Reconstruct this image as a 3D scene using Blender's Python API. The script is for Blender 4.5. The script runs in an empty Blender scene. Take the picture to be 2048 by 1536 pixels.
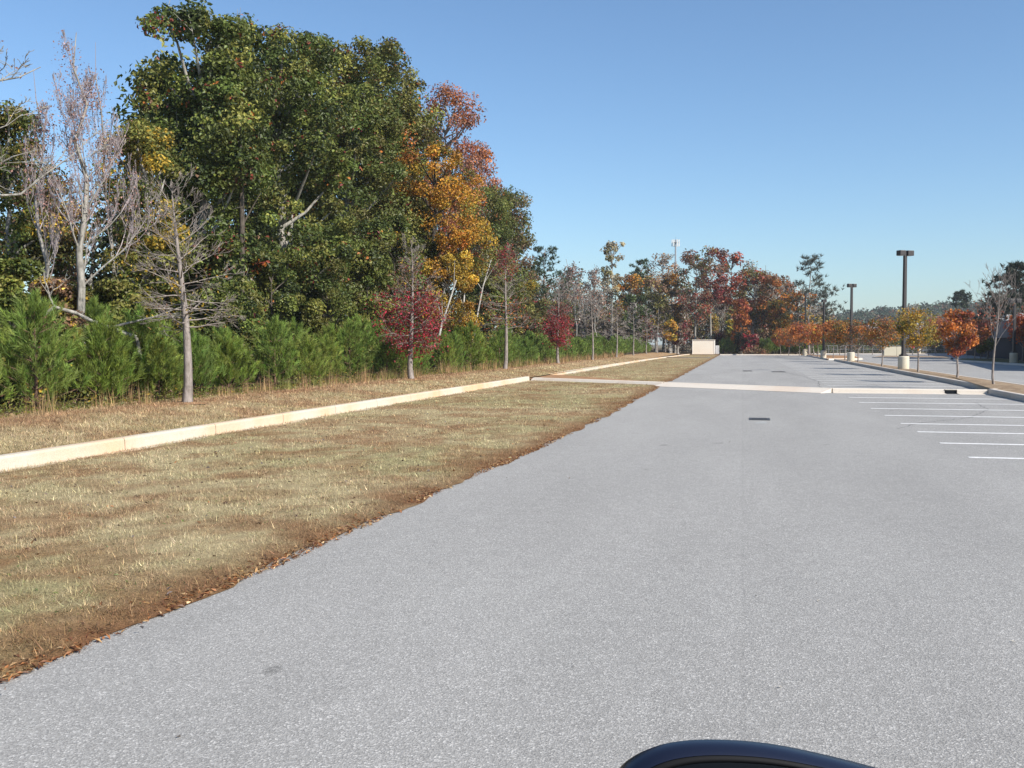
import bpy, math, numpy as np
from mathutils import Vector
D = bpy.data; SC = bpy.context.scene; COL = SC.collection
R = math.radians
# ------------------------------------------------------------------ camera
FPX, CAMH = 2000.0, 1.8
YAW, PITCH = math.atan(460/FPX), math.atan(80/FPX)
cam = D.objects.new('camera', D.cameras.new('camera')); COL.objects.link(cam)
cam.data.sensor_width = 36; cam.data.lens = 36*FPX/2048
cam.data.clip_start = .05; cam.data.clip_end = 6000
cam.location = (0, 0, CAMH); cam.rotation_euler = (R(90)-PITCH, 0, YAW)
SC.camera = cam
# ------------------------------------------------------------------ light
SUN_AZ, SUN_EL = 116.0, 38.0      # azimuth clockwise from +y
w = D.worlds.new('World'); SC.world = w; w.use_nodes = True
nt = w.node_tree; bg = nt.nodes['Background']
sky = nt.nodes.new('ShaderNodeTexSky'); sky.sky_type = 'NISHITA'; sky.sun_disc = False
sky.sun_elevation = R(SUN_EL); sky.sun_rotation = R(SUN_AZ); sky.altitude = 0
sky.air_density = 1.0; sky.dust_density = .7; sky.ozone_density = 3.0
tint = nt.nodes.new('ShaderNodeMix'); tint.data_type = 'RGBA'; tint.blend_type = 'MULTIPLY'; tint.inputs[0].default_value = 1
tint.inputs[7].default_value = (.81, .925, 1.0, 1); nt.links.new(sky.outputs[0], tint.inputs[6])
nt.links.new(tint.outputs[2], bg.inputs[0]); bg.inputs[1].default_value = .115
sl = D.lights.new('sun', 'SUN'); sl.energy = 5.0; sl.angle = R(.53); sl.color = (1, .94, .85)
so = D.objects.new('sun', sl); COL.objects.link(so)
so.rotation_euler = (R(90-SUN_EL), 0, R(-SUN_AZ+180)) ; so.location = (30, -5, 30)
_s = Vector((math.sin(R(SUN_AZ))*math.cos(R(SUN_EL)), math.cos(R(SUN_AZ))*math.cos(R(SUN_EL)), math.sin(R(SUN_EL))))
so.rotation_mode = 'QUATERNION'; so.rotation_quaternion = _s.to_track_quat('Z', 'Y')
SC.view_settings.view_transform = 'Standard'; SC.view_settings.look = 'None'
SC.view_settings.exposure = .5; SC.view_settings.gamma = 1
SC.cycles.max_bounces = 6; SC.cycles.transparent_max_bounces = 4
# ------------------------------------------------------------------ helpers
rng = np.random.default_rng(7)
def U(a, b, n=None): return rng.uniform(a, b, n)
def onX(px, X):                       # point of the line x=X seen at column px
    a = math.atan((px-1024)/FPX*math.cos(PITCH)) - YAW
    return X/math.tan(a)
def onY(px, Y):
    a = math.atan((px-1024)/FPX*math.cos(PITCH)) - YAW
    return Y*math.tan(a)
def onY_arr(px, Y): return Y*np.tan(np.arctan((px-1024)/FPX*math.cos(PITCH))-YAW)
def depth(x, y): return -x*math.sin(YAW)+y*math.cos(YAW)
def zat(x, y, py): return CAMH + (688-py)/FPX*depth(x, y)
def pxof(x, y):
    d = depth(x, y); return 1024 + FPX*(x*math.cos(YAW)+y*math.sin(YAW))/np.maximum(d, .01)
def ground_z(x):                      # verge profile west of the kerb
    return float(np.interp(-x, [10.2, 10.3, 12.9, 14, 18, 60], [.0, .15, .40, .38, .45, .6])) if x < -10.2 else 0.0

def mat(name, color=(.5,.5,.5), rough=.8, spec=.3, metal=0):
    m = D.materials.new(name); m.use_nodes = True; b = m.node_tree.nodes['Principled BSDF']
    b.inputs['Base Color'].default_value = (*color, 1); b.inputs['Roughness'].default_value = rough
    b.inputs['Specular IOR Level'].default_value = spec; b.inputs['Metallic'].default_value = metal
    return m
def N(m, t, **kw):
    n = m.node_tree.nodes.new(t)
    for k, v in kw.items():
        if k in n.inputs: n.inputs[k].default_value = v
        else: setattr(n, k, v)
    return n
def lk(m, a, b): m.node_tree.links.new(a, b)
def noise(m, scale, detail=3, rough=.55, vec=None):
    n = N(m, 'ShaderNodeTexNoise'); n.inputs['Scale'].default_value = scale
    n.inputs['Detail'].default_value = detail; n.inputs['Roughness'].default_value = rough
    if vec is not None: lk(m, vec, n.inputs['Vector'])
    return n
def ramp(m, fac, stops):
    r = N(m, 'ShaderNodeValToRGB'); e = r.color_ramp.elements
    while len(e) < len(stops): e.new(.5)
    for i, (p, c) in enumerate(stops):
        e[i].position = p; e[i].color = (*c, 1) if len(c) == 3 else c
    lk(m, fac, r.inputs[0]); return r.outputs[0]
def mix(m, fac, a, b, mode='MIX'):
    n = N(m, 'ShaderNodeMix', data_type='RGBA', blend_type=mode)
    for s, v in ((0, fac), (6, a), (7, b)):
        if hasattr(v, 'links'): lk(m, v, n.inputs[s])
        else: n.inputs[s].default_value = v if s == 0 else (*v, 1)
    return n.outputs[2]
def math_(m, op, a, b=0.0, c=None):
    n = N(m, 'ShaderNodeMath', operation=op)
    for i, v in enumerate((a, b) if c is None else (a, b, c)):
        if hasattr(v, 'links'): lk(m, v, n.inputs[i])
        else: n.inputs[i].default_value = v
    return n.outputs[0]
def bump(m, h, s, dist=.01):
    n = N(m, 'ShaderNodeBump'); n.inputs['Strength'].default_value = s; n.inputs['Distance'].default_value = dist
    lk(m, h, n.inputs['Height']); lk(m, n.outputs[0], m.node_tree.nodes['Principled BSDF'].inputs['Normal'])
def base(m): return m.node_tree.nodes['Principled BSDF'].inputs['Base Color']
def geo(m): return N(m, 'ShaderNodeNewGeometry').outputs['Position']

def mesh(name, V, F, mats, parent=None, C=None, mi=None, smooth=False):
    """V (n,3); F list of (m,k) arrays or one array; C (n,3) point colours"""
    V = np.asarray(V, dtype=np.float32); Fs = F if isinstance(F, list) else [F]
    Fs = [np.asarray(f, dtype=np.int32) for f in Fs if len(f)]
    me = D.meshes.new(name); me.vertices.add(len(V)); me.vertices.foreach_set('co', V.ravel())
    idx = np.concatenate([f.ravel() for f in Fs]); tot = np.concatenate([np.full(len(f), f.shape[1], np.int32) for f in Fs])
    me.loops.add(len(idx)); me.loops.foreach_set('vertex_index', idx)
    me.polygons.add(len(tot)); st = np.concatenate([[0], np.cumsum(tot)[:-1]]).astype(np.int32)
    me.polygons.foreach_set('loop_start', st); me.polygons.foreach_set('loop_total', tot)
    for m in (mats if isinstance(mats, (list, tuple)) else [mats]): me.materials.append(m)
    if mi is not None: me.polygons.foreach_set('material_index', np.asarray(mi, np.int32))
    me.polygons.foreach_set('use_smooth', np.full(len(tot), bool(smooth)))
    if C is not None:
        a = me.color_attributes.new('Col', 'FLOAT_COLOR', 'POINT')
        a.data.foreach_set('color', np.concatenate([np.asarray(C, np.float32), np.ones((len(V), 1), np.float32)], 1).ravel())
    me.update(calc_edges=True); me.validate()
    o = D.objects.new(name, me); COL.objects.link(o)
    if parent: o.parent = parent
    return o
def tag(o, label=None, cat=None, group=None, kind=None):
    if label: o['label'] = label
    if cat: o['category'] = cat
    if group: o['group'] = group
    if kind: o['kind'] = kind
    return o
def empty(name, loc, label, cat, group=None, rz=0):
    o = D.objects.new(name, None); COL.objects.link(o); o.location = loc; o.rotation_euler = (0, 0, rz)
    return tag(o, label, cat, group)

class MB:                               # box / tube collector -> one mesh
    def __init__(s): s.V = []; s.F = {}; s.n = 0; s.M = []
    def add(s, V, F, m=0):
        V = np.asarray(V, float); 
        for f in F: s.F.setdefault(len(f), []).append(([i+s.n for i in f], m))
        s.V.append(V); s.n += len(V); return s
    def box(s, x0, y0, z0, x1, y1, z1, m=0):
        V = [(x, y, z) for z in (z0, z1) for (x, y) in ((x0,y0),(x1,y0),(x1,y1),(x0,y1))]
        return s.add(V, [(3,2,1,0),(4,5,6,7),(0,1,5,4),(1,2,6,5),(2,3,7,6),(3,0,4,7)], m)
    def tube(s, p0, p1, r0, r1=None, n=12, m=0, cap=True):
        r1 = r0 if r1 is None else r1
        p0 = Vector(p0); p1 = Vector(p1); q = (p1-p0).to_track_quat('Z', 'Y'); V = []
        for p, r in ((p0, r0), (p1, r1)):
            for i in range(n):
                a = 2*math.pi*i/n; V.append(p + q @ Vector((r*math.cos(a), r*math.sin(a), 0)))
        F = [(i, (i+1) % n, n+(i+1) % n, n+i) for i in range(n)]
        if cap: F += [tuple(range(n-1, -1, -1)), tuple(range(n, 2*n))]
        return s.add([tuple(v) for v in V], F, m)
    def lathe(s, prof, n=24, c=(0,0,0), m=0):
        V = [(c[0]+r*math.cos(2*math.pi*i/n), c[1]+r*math.sin(2*math.pi*i/n), c[2]+z) for r, z in prof for i in range(n)]
        F = [(k*n+i, k*n+(i+1) % n, (k+1)*n+(i+1) % n, (k+1)*n+i) for k in range(len(prof)-1) for i in range(n)]
        F.append(tuple((len(prof)-1)*n+i for i in range(n))); return s.add(V, F, m)
    def build(s, name, mats, parent=None, bevel=0, smooth=False):
        Fs = []; mi = []
        for k, L in s.F.items():
            Fs.append(np.array([f for f, _ in L])); mi += [m for _, m in L]
        o = mesh(name, np.concatenate(s.V), Fs, mats, parent, mi=mi, smooth=smooth)
        if bevel:
            b = o.modifiers.new('bevel', 'BEVEL'); b.width = bevel; b.segments = 2; b.limit_method = 'ANGLE'
        return o

def vnoise(x, y, s, seed=0):            # value noise 0..1
    x = np.asarray(x)/s; y = np.asarray(y)/s; i = np.floor(x).astype(int); j = np.floor(y).astype(int)
    fx = x-i; fy = y-j; fx = fx*fx*(3-2*fx); fy = fy*fy*(3-2*fy)
    def h(a, b):
        v = (a*374761393 + b*668265263 + seed*974711) & 0xffffffff
        v = ((v ^ (v >> 13))*1274126177) & 0xffffffff
        return ((v ^ (v >> 16)) & 0xffff)/65535.
    return (h(i, j)*(1-fx)+h(i+1, j)*fx)*(1-fy)+(h(i, j+1)*(1-fx)+h(i+1, j+1)*fx)*fy
def fnoise(x, y, s, seed=0):
    return (vnoise(x, y, s, seed)*.5+vnoise(x, y, s/2.1, seed+1)*.27+vnoise(x, y, s/4.3, seed+2)*.15+vnoise(x, y, s/9, seed+3)*.08)

# ------------------------------------------------------------------ materials
def attr_mat(name, rough=.6, transl=.3, spec=.25):
    m = mat(name, rough=rough, spec=spec); a = N(m, 'ShaderNodeAttribute', attribute_name='Col')
    b = m.node_tree.nodes['Principled BSDF']; lk(m, a.outputs[0], b.inputs['Base Color'])
    if transl:
        t = N(m, 'ShaderNodeBsdfTranslucent'); mx = N(m, 'ShaderNodeMixShader'); mx.inputs[0].default_value = transl
        lk(m, a.outputs[0], t.inputs[0]); lk(m, b.outputs[0], mx.inputs[1]); lk(m, t.outputs[0], mx.inputs[2])
        lk(m, mx.outputs[0], m.node_tree.nodes['Material Output'].inputs[0])
    return m
M_LEAF = attr_mat('leaves', .5, .28, .35)
M_NEED = attr_mat('needles', .55, .25, .25)
M_GRASS = attr_mat('dry_grass', .8, .2, .15)

def asphalt():
    m = mat('asphalt', rough=.85, spec=.3); p = geo(m)
    sx = N(m, 'ShaderNodeSeparateXYZ'); lk(m, p, sx.inputs[0])
    v = N(m, 'ShaderNodeTexVoronoi', feature='F1'); v.inputs['Scale'].default_value = 105; lk(m, p, v.inputs['Vector'])
    bw = N(m, 'ShaderNodeSeparateColor'); lk(m, v.outputs['Color'], bw.inputs[0])
    chips = ramp(m, bw.outputs[0], [(0, (.165,.158,.147)), (.45, (.27,.261,.245)), (.85, (.35,.338,.317)), (1, (.60,.582,.55))])
    fine = noise(m, 210, 2, .6, p)
    c1 = mix(m, .4, chips, ramp(m, fine.outputs[0], [(.3, (.13,.126,.119)), (.7, (.42,.41,.39))]))
    # broad mottling and long streaks along the lanes
    mp = N(m, 'ShaderNodeMapping'); mp.inputs['Scale'].default_value = (1, .22, 1); lk(m, p, mp.inputs['Vector'])
    big = noise(m, .55, 5, .6, mp.outputs[0]); med = noise(m, 5, 4, .65, p)
    g = math_(m, 'ADD', math_(m, 'MULTIPLY', big.outputs[0], .50), math_(m, 'MULTIPLY', med.outputs[0], .26))
    # lane seam near x=0: right-hand pass a touch darker
    wob = math_(m, 'ADD', sx.outputs[0], math_(m, 'MULTIPLY', math_(m, 'SUBTRACT', noise(m, .8, 3, .5, p).outputs[0], .5), .09))
    right = math_(m, 'MULTIPLY', math_(m, 'SMOOTHSTEP' if False else 'GREATER_THAN', wob, 0.02), .035)
    g = math_(m, 'SUBTRACT', math_(m, 'ADD', g, .69), right)
    seam = math_(m, 'LESS_THAN', math_(m, 'ABSOLUTE', math_(m, 'SUBTRACT', wob, .02)), .012)
    g = math_(m, 'SUBTRACT', g, math_(m, 'MULTIPLY', seam, .055))
    gc = N(m, 'ShaderNodeCombineColor'); [lk(m, g, gc.inputs[i]) for i in range(3)]
    c2 = mix(m, 1, c1, gc.outputs[0], 'MULTIPLY')
    spots = ramp(m, noise(m, 1.7, 2, .4, p).outputs[0], [(.735, (1,1,1)), (.76, (.72,.72,.72))])
    lk(m, mix(m, 1, c2, spots, 'MULTIPLY'), base(m))
    bump(m, math_(m, 'ADD', v.outputs['Distance'], fine.outputs[0]), .55, .006)
    return m
def concrete(name, a, b, stain, srange=(.45, .62), rough=.85):
    m = mat(name, rough=rough, spec=.25); p = geo(m)
    c = mix(m, noise(m, 9, 5, .6, p).outputs[0], a, b)
    c = mix(m, ramp(m, noise(m, .35, 4, .6, p).outputs[0], [(srange[0], (0,0,0)), (srange[1], (1,1,1))]), c, stain)
    f = noise(m, 60, 3, .6, p); c = mix(m, .25, c, ramp(m, f.outputs[0], [(.3, (.3,.28,.25)), (.7, (.9,.88,.84))]), 'OVERLAY')
    lk(m, c, base(m)); bump(m, f.outputs[0], .25, .004); return m
def bark(name, a, b, scale=1):
    m = mat(name, rough=.9, spec=.15); tc = N(m, 'ShaderNodeTexCoord')
    mp = N(m, 'ShaderNodeMapping'); mp.inputs['Scale'].default_value = (6*scale, 6*scale, 2.2*scale); lk(m, tc.outputs['Object'], mp.inputs['Vector'])
    n = noise(m, 2.2, 5, .65, mp.outputs[0])
    lk(m, ramp(m, n.outputs[0], [(.35, a), (.62, b)]), base(m)); bump(m, n.outputs[0], .5, .03); return m
def ground(name, cols, s1=3., s2=40., bmp=.5):
    m = mat(name, rough=.95, spec=.1); p = geo(m)
    n = noise(m, s1, 6, .7, p); n2 = noise(m, s2, 4, .7, p)
    c = ramp(m, n.outputs[0], [(.3, cols[0]), (.5, cols[1]), (.68, cols[2])])
    c = mix(m, .55, c, ramp(m, n2.outputs[0], [(.3, (.12,.1,.08)), (.68, (.95,.9,.85))]), 'OVERLAY')
    lk(m, c, base(m)); bump(m, n2.outputs[0], bmp, .02); return m
def strawground():
    m = mat('dormant_turf', rough=.95, spec=.1); p = geo(m)
    a = N(m, 'ShaderNodeAttribute', attribute_name='Col')
    n2 = noise(m, 45, 4, .75, p); n1 = noise(m, 9, 4, .7, p)
    c = mix(m, .6, a.outputs[0], ramp(m, n2.outputs[0], [(.3, (.1,.09,.08)), (.7, (.95,.92,.88))]), 'OVERLAY')
    c = mix(m, .35, c, ramp(m, n1.outputs[0], [(.3, (.2,.18,.16)), (.7, (.85,.83,.78))]), 'OVERLAY')
    lk(m, c, base(m)); bump(m, n2.outputs[0], .8, .02); return m
M_ASPH = asphalt()
M_TURF = strawground()
M_CURB = concrete('kerb_concrete', (.45,.40,.325), (.55,.50,.42), (.56,.38,.23), (.42, .66))
M_CURB2 = concrete('drive_concrete', (.55,.49,.42), (.64,.58,.51), (.55,.43,.34), (.5, .75))
M_JOINT = mat('joint_dirt', (.16,.12,.085), .95, .1)
M_SOIL = ground('clay_soil', [(.20,.11,.06), (.30,.18,.10), (.36,.23,.13)], 2.5, 30)
M_MULCH = ground('mulch', [(.17,.12,.08), (.26,.195,.13), (.33,.265,.19)], 2., 22)
M_WOOD = ground('forest_floor', [(.05,.04,.025), (.09,.07,.04), (.13,.09,.05)], .6, 12)
M_FIELD = ground('far_ground', [(.10,.09,.05), (.14,.12,.07), (.18,.15,.09)], .1, 3)
M_PAINT = mat('road_paint', (.72,.71,.70), .7, .2); lk(M_PAINT, ramp(M_PAINT, noise(M_PAINT, 12, 4, .7, geo(M_PAINT)).outputs[0], [(.3, (.55,.54,.53)), (.6, (.78,.77,.76))]), base(M_PAINT))
M_BARK = bark('grey_bark', (.16,.145,.125), (.34,.32,.29))
M_PALE = bark('pale_bark', (.15,.14,.12), (.36,.34,.30), .8)
M_PURP = mat('purplish_twigs', (.40,.34,.335), .85, .15)
M_DARK = bark('dark_bark', (.045,.038,.03), (.12,.10,.08))
M_TWIG = bark('twig_bark', (.17,.145,.125), (.30,.26,.235))
M_BROWN = bark('pine_bark', (.10,.06,.04), (.20,.13,.09))
M_BRONZE = mat('bronze_paint', (.045,.038,.036), .45, .4)
M_BASE = concrete('lamp_base_concrete', (.50,.46,.37), (.60,.56,.46), (.50,.42,.30))
M_CREAM = concrete('cream_paint', (.80,.74,.62), (.84,.78,.66), (.76,.69,.57), (.4,.8))
M_WHITE = concrete('white_paint', (.76,.75,.72), (.82,.81,.79), (.7,.68,.64))
M_TAN = concrete('tan_panel', (.62,.56,.42), (.66,.60,.46), (.58,.52,.39))
M_IRON = mat('cast_iron', (.05,.05,.052), .6, .4)
M_STEEL = mat('galvanised_steel', (.38,.39,.40), .45, .4, .6)
M_RED = mat('sign_red', (.50,.03,.045), .4, .5)
M_SIGNW = mat('sign_white', (.8,.8,.8), .4, .5)
M_GLASSL = mat('lamp_lens', (.45,.45,.42), .3, .5)

# ------------------------------------------------------------------ trees
def unit(v): return v/np.maximum(np.linalg.norm(v, axis=-1, keepdims=True), 1e-9)
def tubes(segs, n=5):
    """segs (k,8): p0,p1,r0,r1 -> V,F"""
    S = np.asarray(segs, float); k = len(S); p0 = S[:, :3]; p1 = S[:, 3:6]
    d = unit(p1-p0); a = np.where(np.abs(d[:, 2:3]) < .9, [[0, 0, 1.]], [[1., 0, 0]])
    u = unit(np.cross(d, a)); v = np.cross(d, u)
    t = np.arange(n)*2*math.pi/n; c = np.cos(t)[None, :, None]; s = np.sin(t)[None, :, None]
    ring = u[:, None]*c+v[:, None]*s
    V = np.concatenate([p0[:, None]+ring*S[:, 6, None, None], p1[:, None]+ring*S[:, 7, None, None]], 1).reshape(-1, 3)
    b = (np.arange(k)*2*n)[:, None]; i = np.arange(n)[None]; j = (i+1) % n
    F = np.stack([b+i, b+j, b+n+j, b+n+i], -1).reshape(-1, 4)
    return V, F
def leaves(P, size, cols, nrm=None, aspect=.62, jit=.35):
    """rhombic leaves at P (n,3)"""
    n = len(P); nr = unit(rng.normal(size=(n, 3)) + (0 if nrm is None else nrm*1.1) + np.array([0, 0, .35]))
    t = unit(np.cross(nr, rng.normal(size=(n, 3)))); b = np.cross(nr, t)
    s = size*U(1-jit, 1+jit, n)[:, None]
    fold = nr*s*.16
    V = np.stack([P-t*s*.5, P+b*s*.5*aspect+fold, P+t*s*.5, P-b*s*.5*aspect+fold], 1).reshape(-1, 3)
    F = np.arange(n*4).reshape(n, 4); C = np.repeat(cols, 4, 0)
    return V, F, C
def pal(palette, n, clump=None, var=.17):
    """pick colours; clump: index shared by leaves of one clump"""
    P = np.array([c for c, _ in palette]); W = np.array([q for _, q in palette], float); W /= W.sum()
    if clump is None: k = rng.choice(len(P), n, p=W)
    else:
        kc = rng.choice(len(P), clump.max()+1, p=W); k = kc[clump]
        r = rng.random(n) < .3; k = np.where(r, rng.choice(len(P), n, p=W), k)
    f = np.exp(rng.normal(0, var, n))[:, None]
    if clump is not None: f = f*np.exp(rng.normal(0, .24, clump.max()+1))[clump][:, None]
    return np.clip(P[k]*f, .004, .85)

G1 = (.080,.110,.024); G2 = (.122,.145,.030); G3 = (.175,.172,.038); G0 = (.038,.055,.016)
OL = (.13,.115,.03); YE = (.40,.27,.035); GO = (.45,.22,.025); OR = (.42,.145,.03); RD = (.25,.06,.035)
PK = (.34,.15,.09); MR = (.17,.028,.032); CR = (.30,.02,.03); TN = (.30,.22,.13); BR = (.19,.11,.065); CM = (.42,.36,.22); GY = (.27,.235,.205)
NG = (.05,.085,.03); NB = (.04,.062,.035)

def crown_tree(name, x, y, H, label, palette, rx=3.5, zc=.62, rz=None, nc=60, rc=.9, lpc=150, ls=.18, tr=.2, tm=None,
               group=None, cat='tree', z0=None, lean=(0, 0), flat=.8, ell=(1, 1), extra=None, twigs=0, skew=0, shell=.5, fork=.35, box=.82):
    tm = tm or M_BARK; z0 = ground_z(x) if z0 is None else z0
    e = empty(name, (x, y, z0), label, cat, group); rz = rz or H*(1-zc); cz = H-rz
    # clump centres in a lumpy ellipsoid
    d = unit(rng.normal(size=(nc, 3))); d = np.sign(d)*np.abs(d)**box; r = U(shell**2, 1, nc)**.5
    k = .92+.16*np.sin(d[:, 0]*5+U(0, 6))*np.cos(d[:, 2]*4+U(0, 6))
    Cc = d*(r*k)[:, None]*np.array([rx*ell[0], rx*ell[1], rz]); Cc[:, 0] += skew*Cc[:, 2]
    mx = Cc[:, 2].max(); Cc[:, 2] = np.where(Cc[:, 2] > 0, np.minimum(Cc[:, 2]*(rz-rc*.6)/max(np.percentile(Cc[:, 2], 95), .1), rz-rc*U(.5, .9, nc)), Cc[:, 2])
    Cc += np.array([lean[0], lean[1], cz])
    rcs = rc*U(.65, 1.3, nc); ci = np.repeat(np.arange(nc), lpc); n = len(ci)
    q = unit(rng.normal(size=(n, 3))); rr = U(.12, 1, n)**.5
    P = Cc[ci]+q*(rr*rcs[ci])[:, None]*np.array([1, 1, flat])
    P[:, 2] = np.maximum(P[:, 2], .15)
    out = unit(P-np.array([lean[0], lean[1], cz]))
    V, F, C = leaves(P, ls, pal(palette, n, ci), unit(q+out*.6))
    if extra is not None:                   # extra colour patches (pos test -> palette)
        for test, pl, frac in extra:
            msk = test(P) & (rng.random(n) < frac); cc = pal(pl, int(msk.sum())); C.reshape(n, 4, 3)[msk] = cc[:, None]
    mesh('crown', V, F, M_LEAF, e, C)
    # trunk and limbs
    S = []; top = np.array([lean[0], lean[1], cz+rz*.55]); nt_ = 9; prev = np.zeros(3); pr = tr*1.25; path = [prev]
    for i in range(1, nt_+1):
        t = i/nt_; p = top*np.array([t**1.3, t**1.3, t])+np.append(rng.normal(0, tr*.35, 2), 0); r_ = tr*(1-t*.8)
        S.append([*prev, *p, pr, r_]); prev = p; pr = r_; path.append(p)
    path = np.array(path)
    for c in Cc[rng.permutation(nc)[:min(nc, 46)]]:
        h = np.linalg.norm(c[:2]-path[-1, :2]); zt = np.clip(c[2]-h*U(.6, 1.1), H*fork*.6, top[2]*.98)
        i = min(int(zt/top[2]*nt_), nt_-1); a = path[i]+(path[i+1]-path[i])*(zt/top[2]*nt_-i)
        m1 = a+(c-a)*.4+np.array([0, 0, -h*.06])+rng.normal(0, .12*rc, 3); m2 = a+(c-a)*.75+rng.normal(0, .15*rc, 3)
        r0 = min(tr*.42, .03+.018*np.linalg.norm(c-a))
        S += [[*a, *m1, r0, r0*.7], [*m1, *m2, r0*.7, r0*.45], [*m2, *c, r0*.45, r0*.2]]
        for _ in range(twigs):
            b = c+unit(rng.normal(size=3)+out[0]*.5+np.array([0, 0, .6]))*rc*U(.8, 1.6); S.append([*c, *b, r0*.2, .006])
    V, F = tubes(S, 7); mesh('trunk', V, F, tm, e, smooth=True)
    return e

def grow(p, d, L, r, lvl, S, T, up=.1, nch=(4, 7), spread=.9, droop=0, kink=.14, minr=.004, ratio=.55):
    n = 4 if lvl > 0 else 3; pts = [p]; rs = [r]
    for i in range(n):
        d = unit(d+rng.normal(0, kink, 3)+np.array([0, 0, up-droop*(i/n)])); p = p+d*L/n
        r2 = max(r*(1-.72*(i+1)/n), minr); S.append([*pts[-1], *p, rs[-1], r2]); pts.append(p); rs.append(r2)
    T.append((p, d))
    if lvl <= 0: return
    k = int(U(*nch))
    for j in range(k):
        t = U(.2, 1.0); i = min(int(t*n), n-1); q = pts[i]+(pts[i+1]-pts[i])*(t*n-i)
        a = unit(rng.normal(size=3)); nd = unit(d+(a-d*np.dot(a, d))*spread)
        grow(q, nd, L*ratio*U(.7, 1.15)*(1.15-.45*t), max(rs[i]*.55, minr), lvl-1, S, T, up, nch, spread, droop, kink, minr, ratio)
def leaf_on(T, n, size, palette, sp=.12, zr=None):
    T = [t for t in T if zr is None or zr[0] <= t[0][2] <= zr[1]]
    if not T: return np.zeros((0, 3)), np.zeros((0, 4), int), np.zeros((0, 3))
    i = rng.integers(0, len(T), n); P = np.array([T[k][0] for k in i])-np.array([T[k][1] for k in i])*U(-.05, .75, n)[:, None]+rng.normal(0, sp, (n, 3))
    return leaves(P, size, pal(palette, n, i), None)
def joinVF(L):
    V = []; F = []; C = []; n = 0
    for v, f, c in L:
        V.append(v); F.append(f+n); C.append(c); n += len(v)
    return np.concatenate(V), np.concatenate(F), np.concatenate(C)

def row_tree(px, H, label, leafspec=(), X=-12.9, bend=-.2, tr=.13, z0=None, name='young_tree', group='young trees in a row along the verge',
             nb=34, minr=.0035, lvl=2, b0=.33, brl=1.0, tm=None, y=None, vase=False, oval=False):
    y = onX(px, X) if y is None else y; z0 = ground_z(X) if z0 is None else z0
    e = empty(name, (X, y, z0), label, 'tree', group); S = []; T = []
    n = 14; path = [np.zeros(3)]; rr = [tr*1.15]
    ph = U(0, 6)
    for i in range(1, n+1):
        t = i/n; path.append(np.array([bend*t**1.2+.05*math.sin(t*5+ph), .05*math.sin(t*4), H*t])); rr.append(max(tr*(1-t)**.85, minr*1.3))
        S.append([*path[-2], *path[-1], rr[-2], rr[-1]])
    B = []
    for j in range(nb):
        t = b0+(1-b0)*.93*(j/nb)**1.1; i = min(int(t*n), n-1); p = path[i]+(path[i+1]-path[i])*(t*n-i)
        az = j*2.4+U(-.4, .4); rel = (t-b0)/(1-b0)
        el = (-.12+1.0*rel+U(-.12, .2)) if not vase else (1.0+U(-.15, .25))
        L = brl*H*.27*((1-rel*.72) if not oval else (.62+1.5*rel if rel < .22 else .95-(rel-.22)*.85))*U(.65, 1.15) if not vase else H*.5*(1-rel*.6)*U(.7, 1.1)
        d = np.array([math.cos(az)*math.cos(el), math.sin(az)*math.cos(el), math.sin(el)])
        grow(p, d, L, max(rr[i]*.27, minr*1.6), lvl, S, B, up=.03 if not vase else .08, nch=(4, 7), spread=.75, kink=.1, minr=minr, ratio=.5)
    V, F = tubes(S, 6); mesh('trunk', V, F, tm or M_TWIG, e, smooth=True)
    L = [leaf_on(B, nn, sz, pl, sp, (H*z0_, H*z1_)) for nn, sz, pl, sp, z0_, z1_ in leafspec]
    L = [l for l in L if len(l[0])]
    if L: V, F, C = joinVF(L); mesh('crown', V, F, M_LEAF, e, C)
    return e

def bare_tree(name, x, y, H, label, tm=None, tr=.16, lvl=3, minr=.007, leafspec=(), group=None, z0=None, lean=(0, 0), forks=5, spread=.55, fh=.35, up=.16, nside=5, L0=.45, nch=(4, 7), twm=None):
    z0 = ground_z(x) if z0 is None else z0; e = empty(name, (x, y, z0), label, 'tree', group); S = []; T = []
    n = 10; path = [np.zeros(3)]; rr = [tr*1.2]
    for i in range(1, n+1):
        t = i/n; path.append(np.array([lean[0]*t, lean[1]*t, H*.95*t])+np.append(rng.normal(0, H*.008, 2), 0)); rr.append(max(tr*(1-t*.93), minr*1.3))
        S.append([*path[-2], *path[-1], rr[-2], rr[-1]])
    for j in range(forks*3):
        t = fh+(1-fh)*.9*j/(forks*3); i = min(int(t*n), n-1); p = path[i]; az = j*2.4+U(-.5, .5); el = .75+.35*t+U(-.2, .2)
        d = np.array([math.cos(az)*math.cos(el), math.sin(az)*math.cos(el), math.sin(el)])
        grow(p, d, H*L0*(1.12-t)*U(.7, 1.1), max(rr[i]*.30, minr*2), lvl-1, S, T, up=up, nch=nch, spread=spread, kink=.12, minr=minr, ratio=.5)
    S = np.array(S); tw = (S[:, 6] < max(minr*2.2, .016)) if twm else np.zeros(len(S), bool)
    V, F = tubes(S[~tw], nside+1); mesh('trunk', V, F, tm or M_BARK, e, smooth=True)
    if tw.any(): V, F = tubes(S[tw], 3); mesh('twigs', V, F, twm, e)
    L = [leaf_on(T, nn, sz, pl, sp, (H*a, H*b)) for nn, sz, pl, sp, a, b in leafspec]
    L = [l for l in L if len(l[0])]
    if L: V, F, C = joinVF(L); mesh('crown', V, F, M_LEAF, e, C)
    return e

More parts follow.
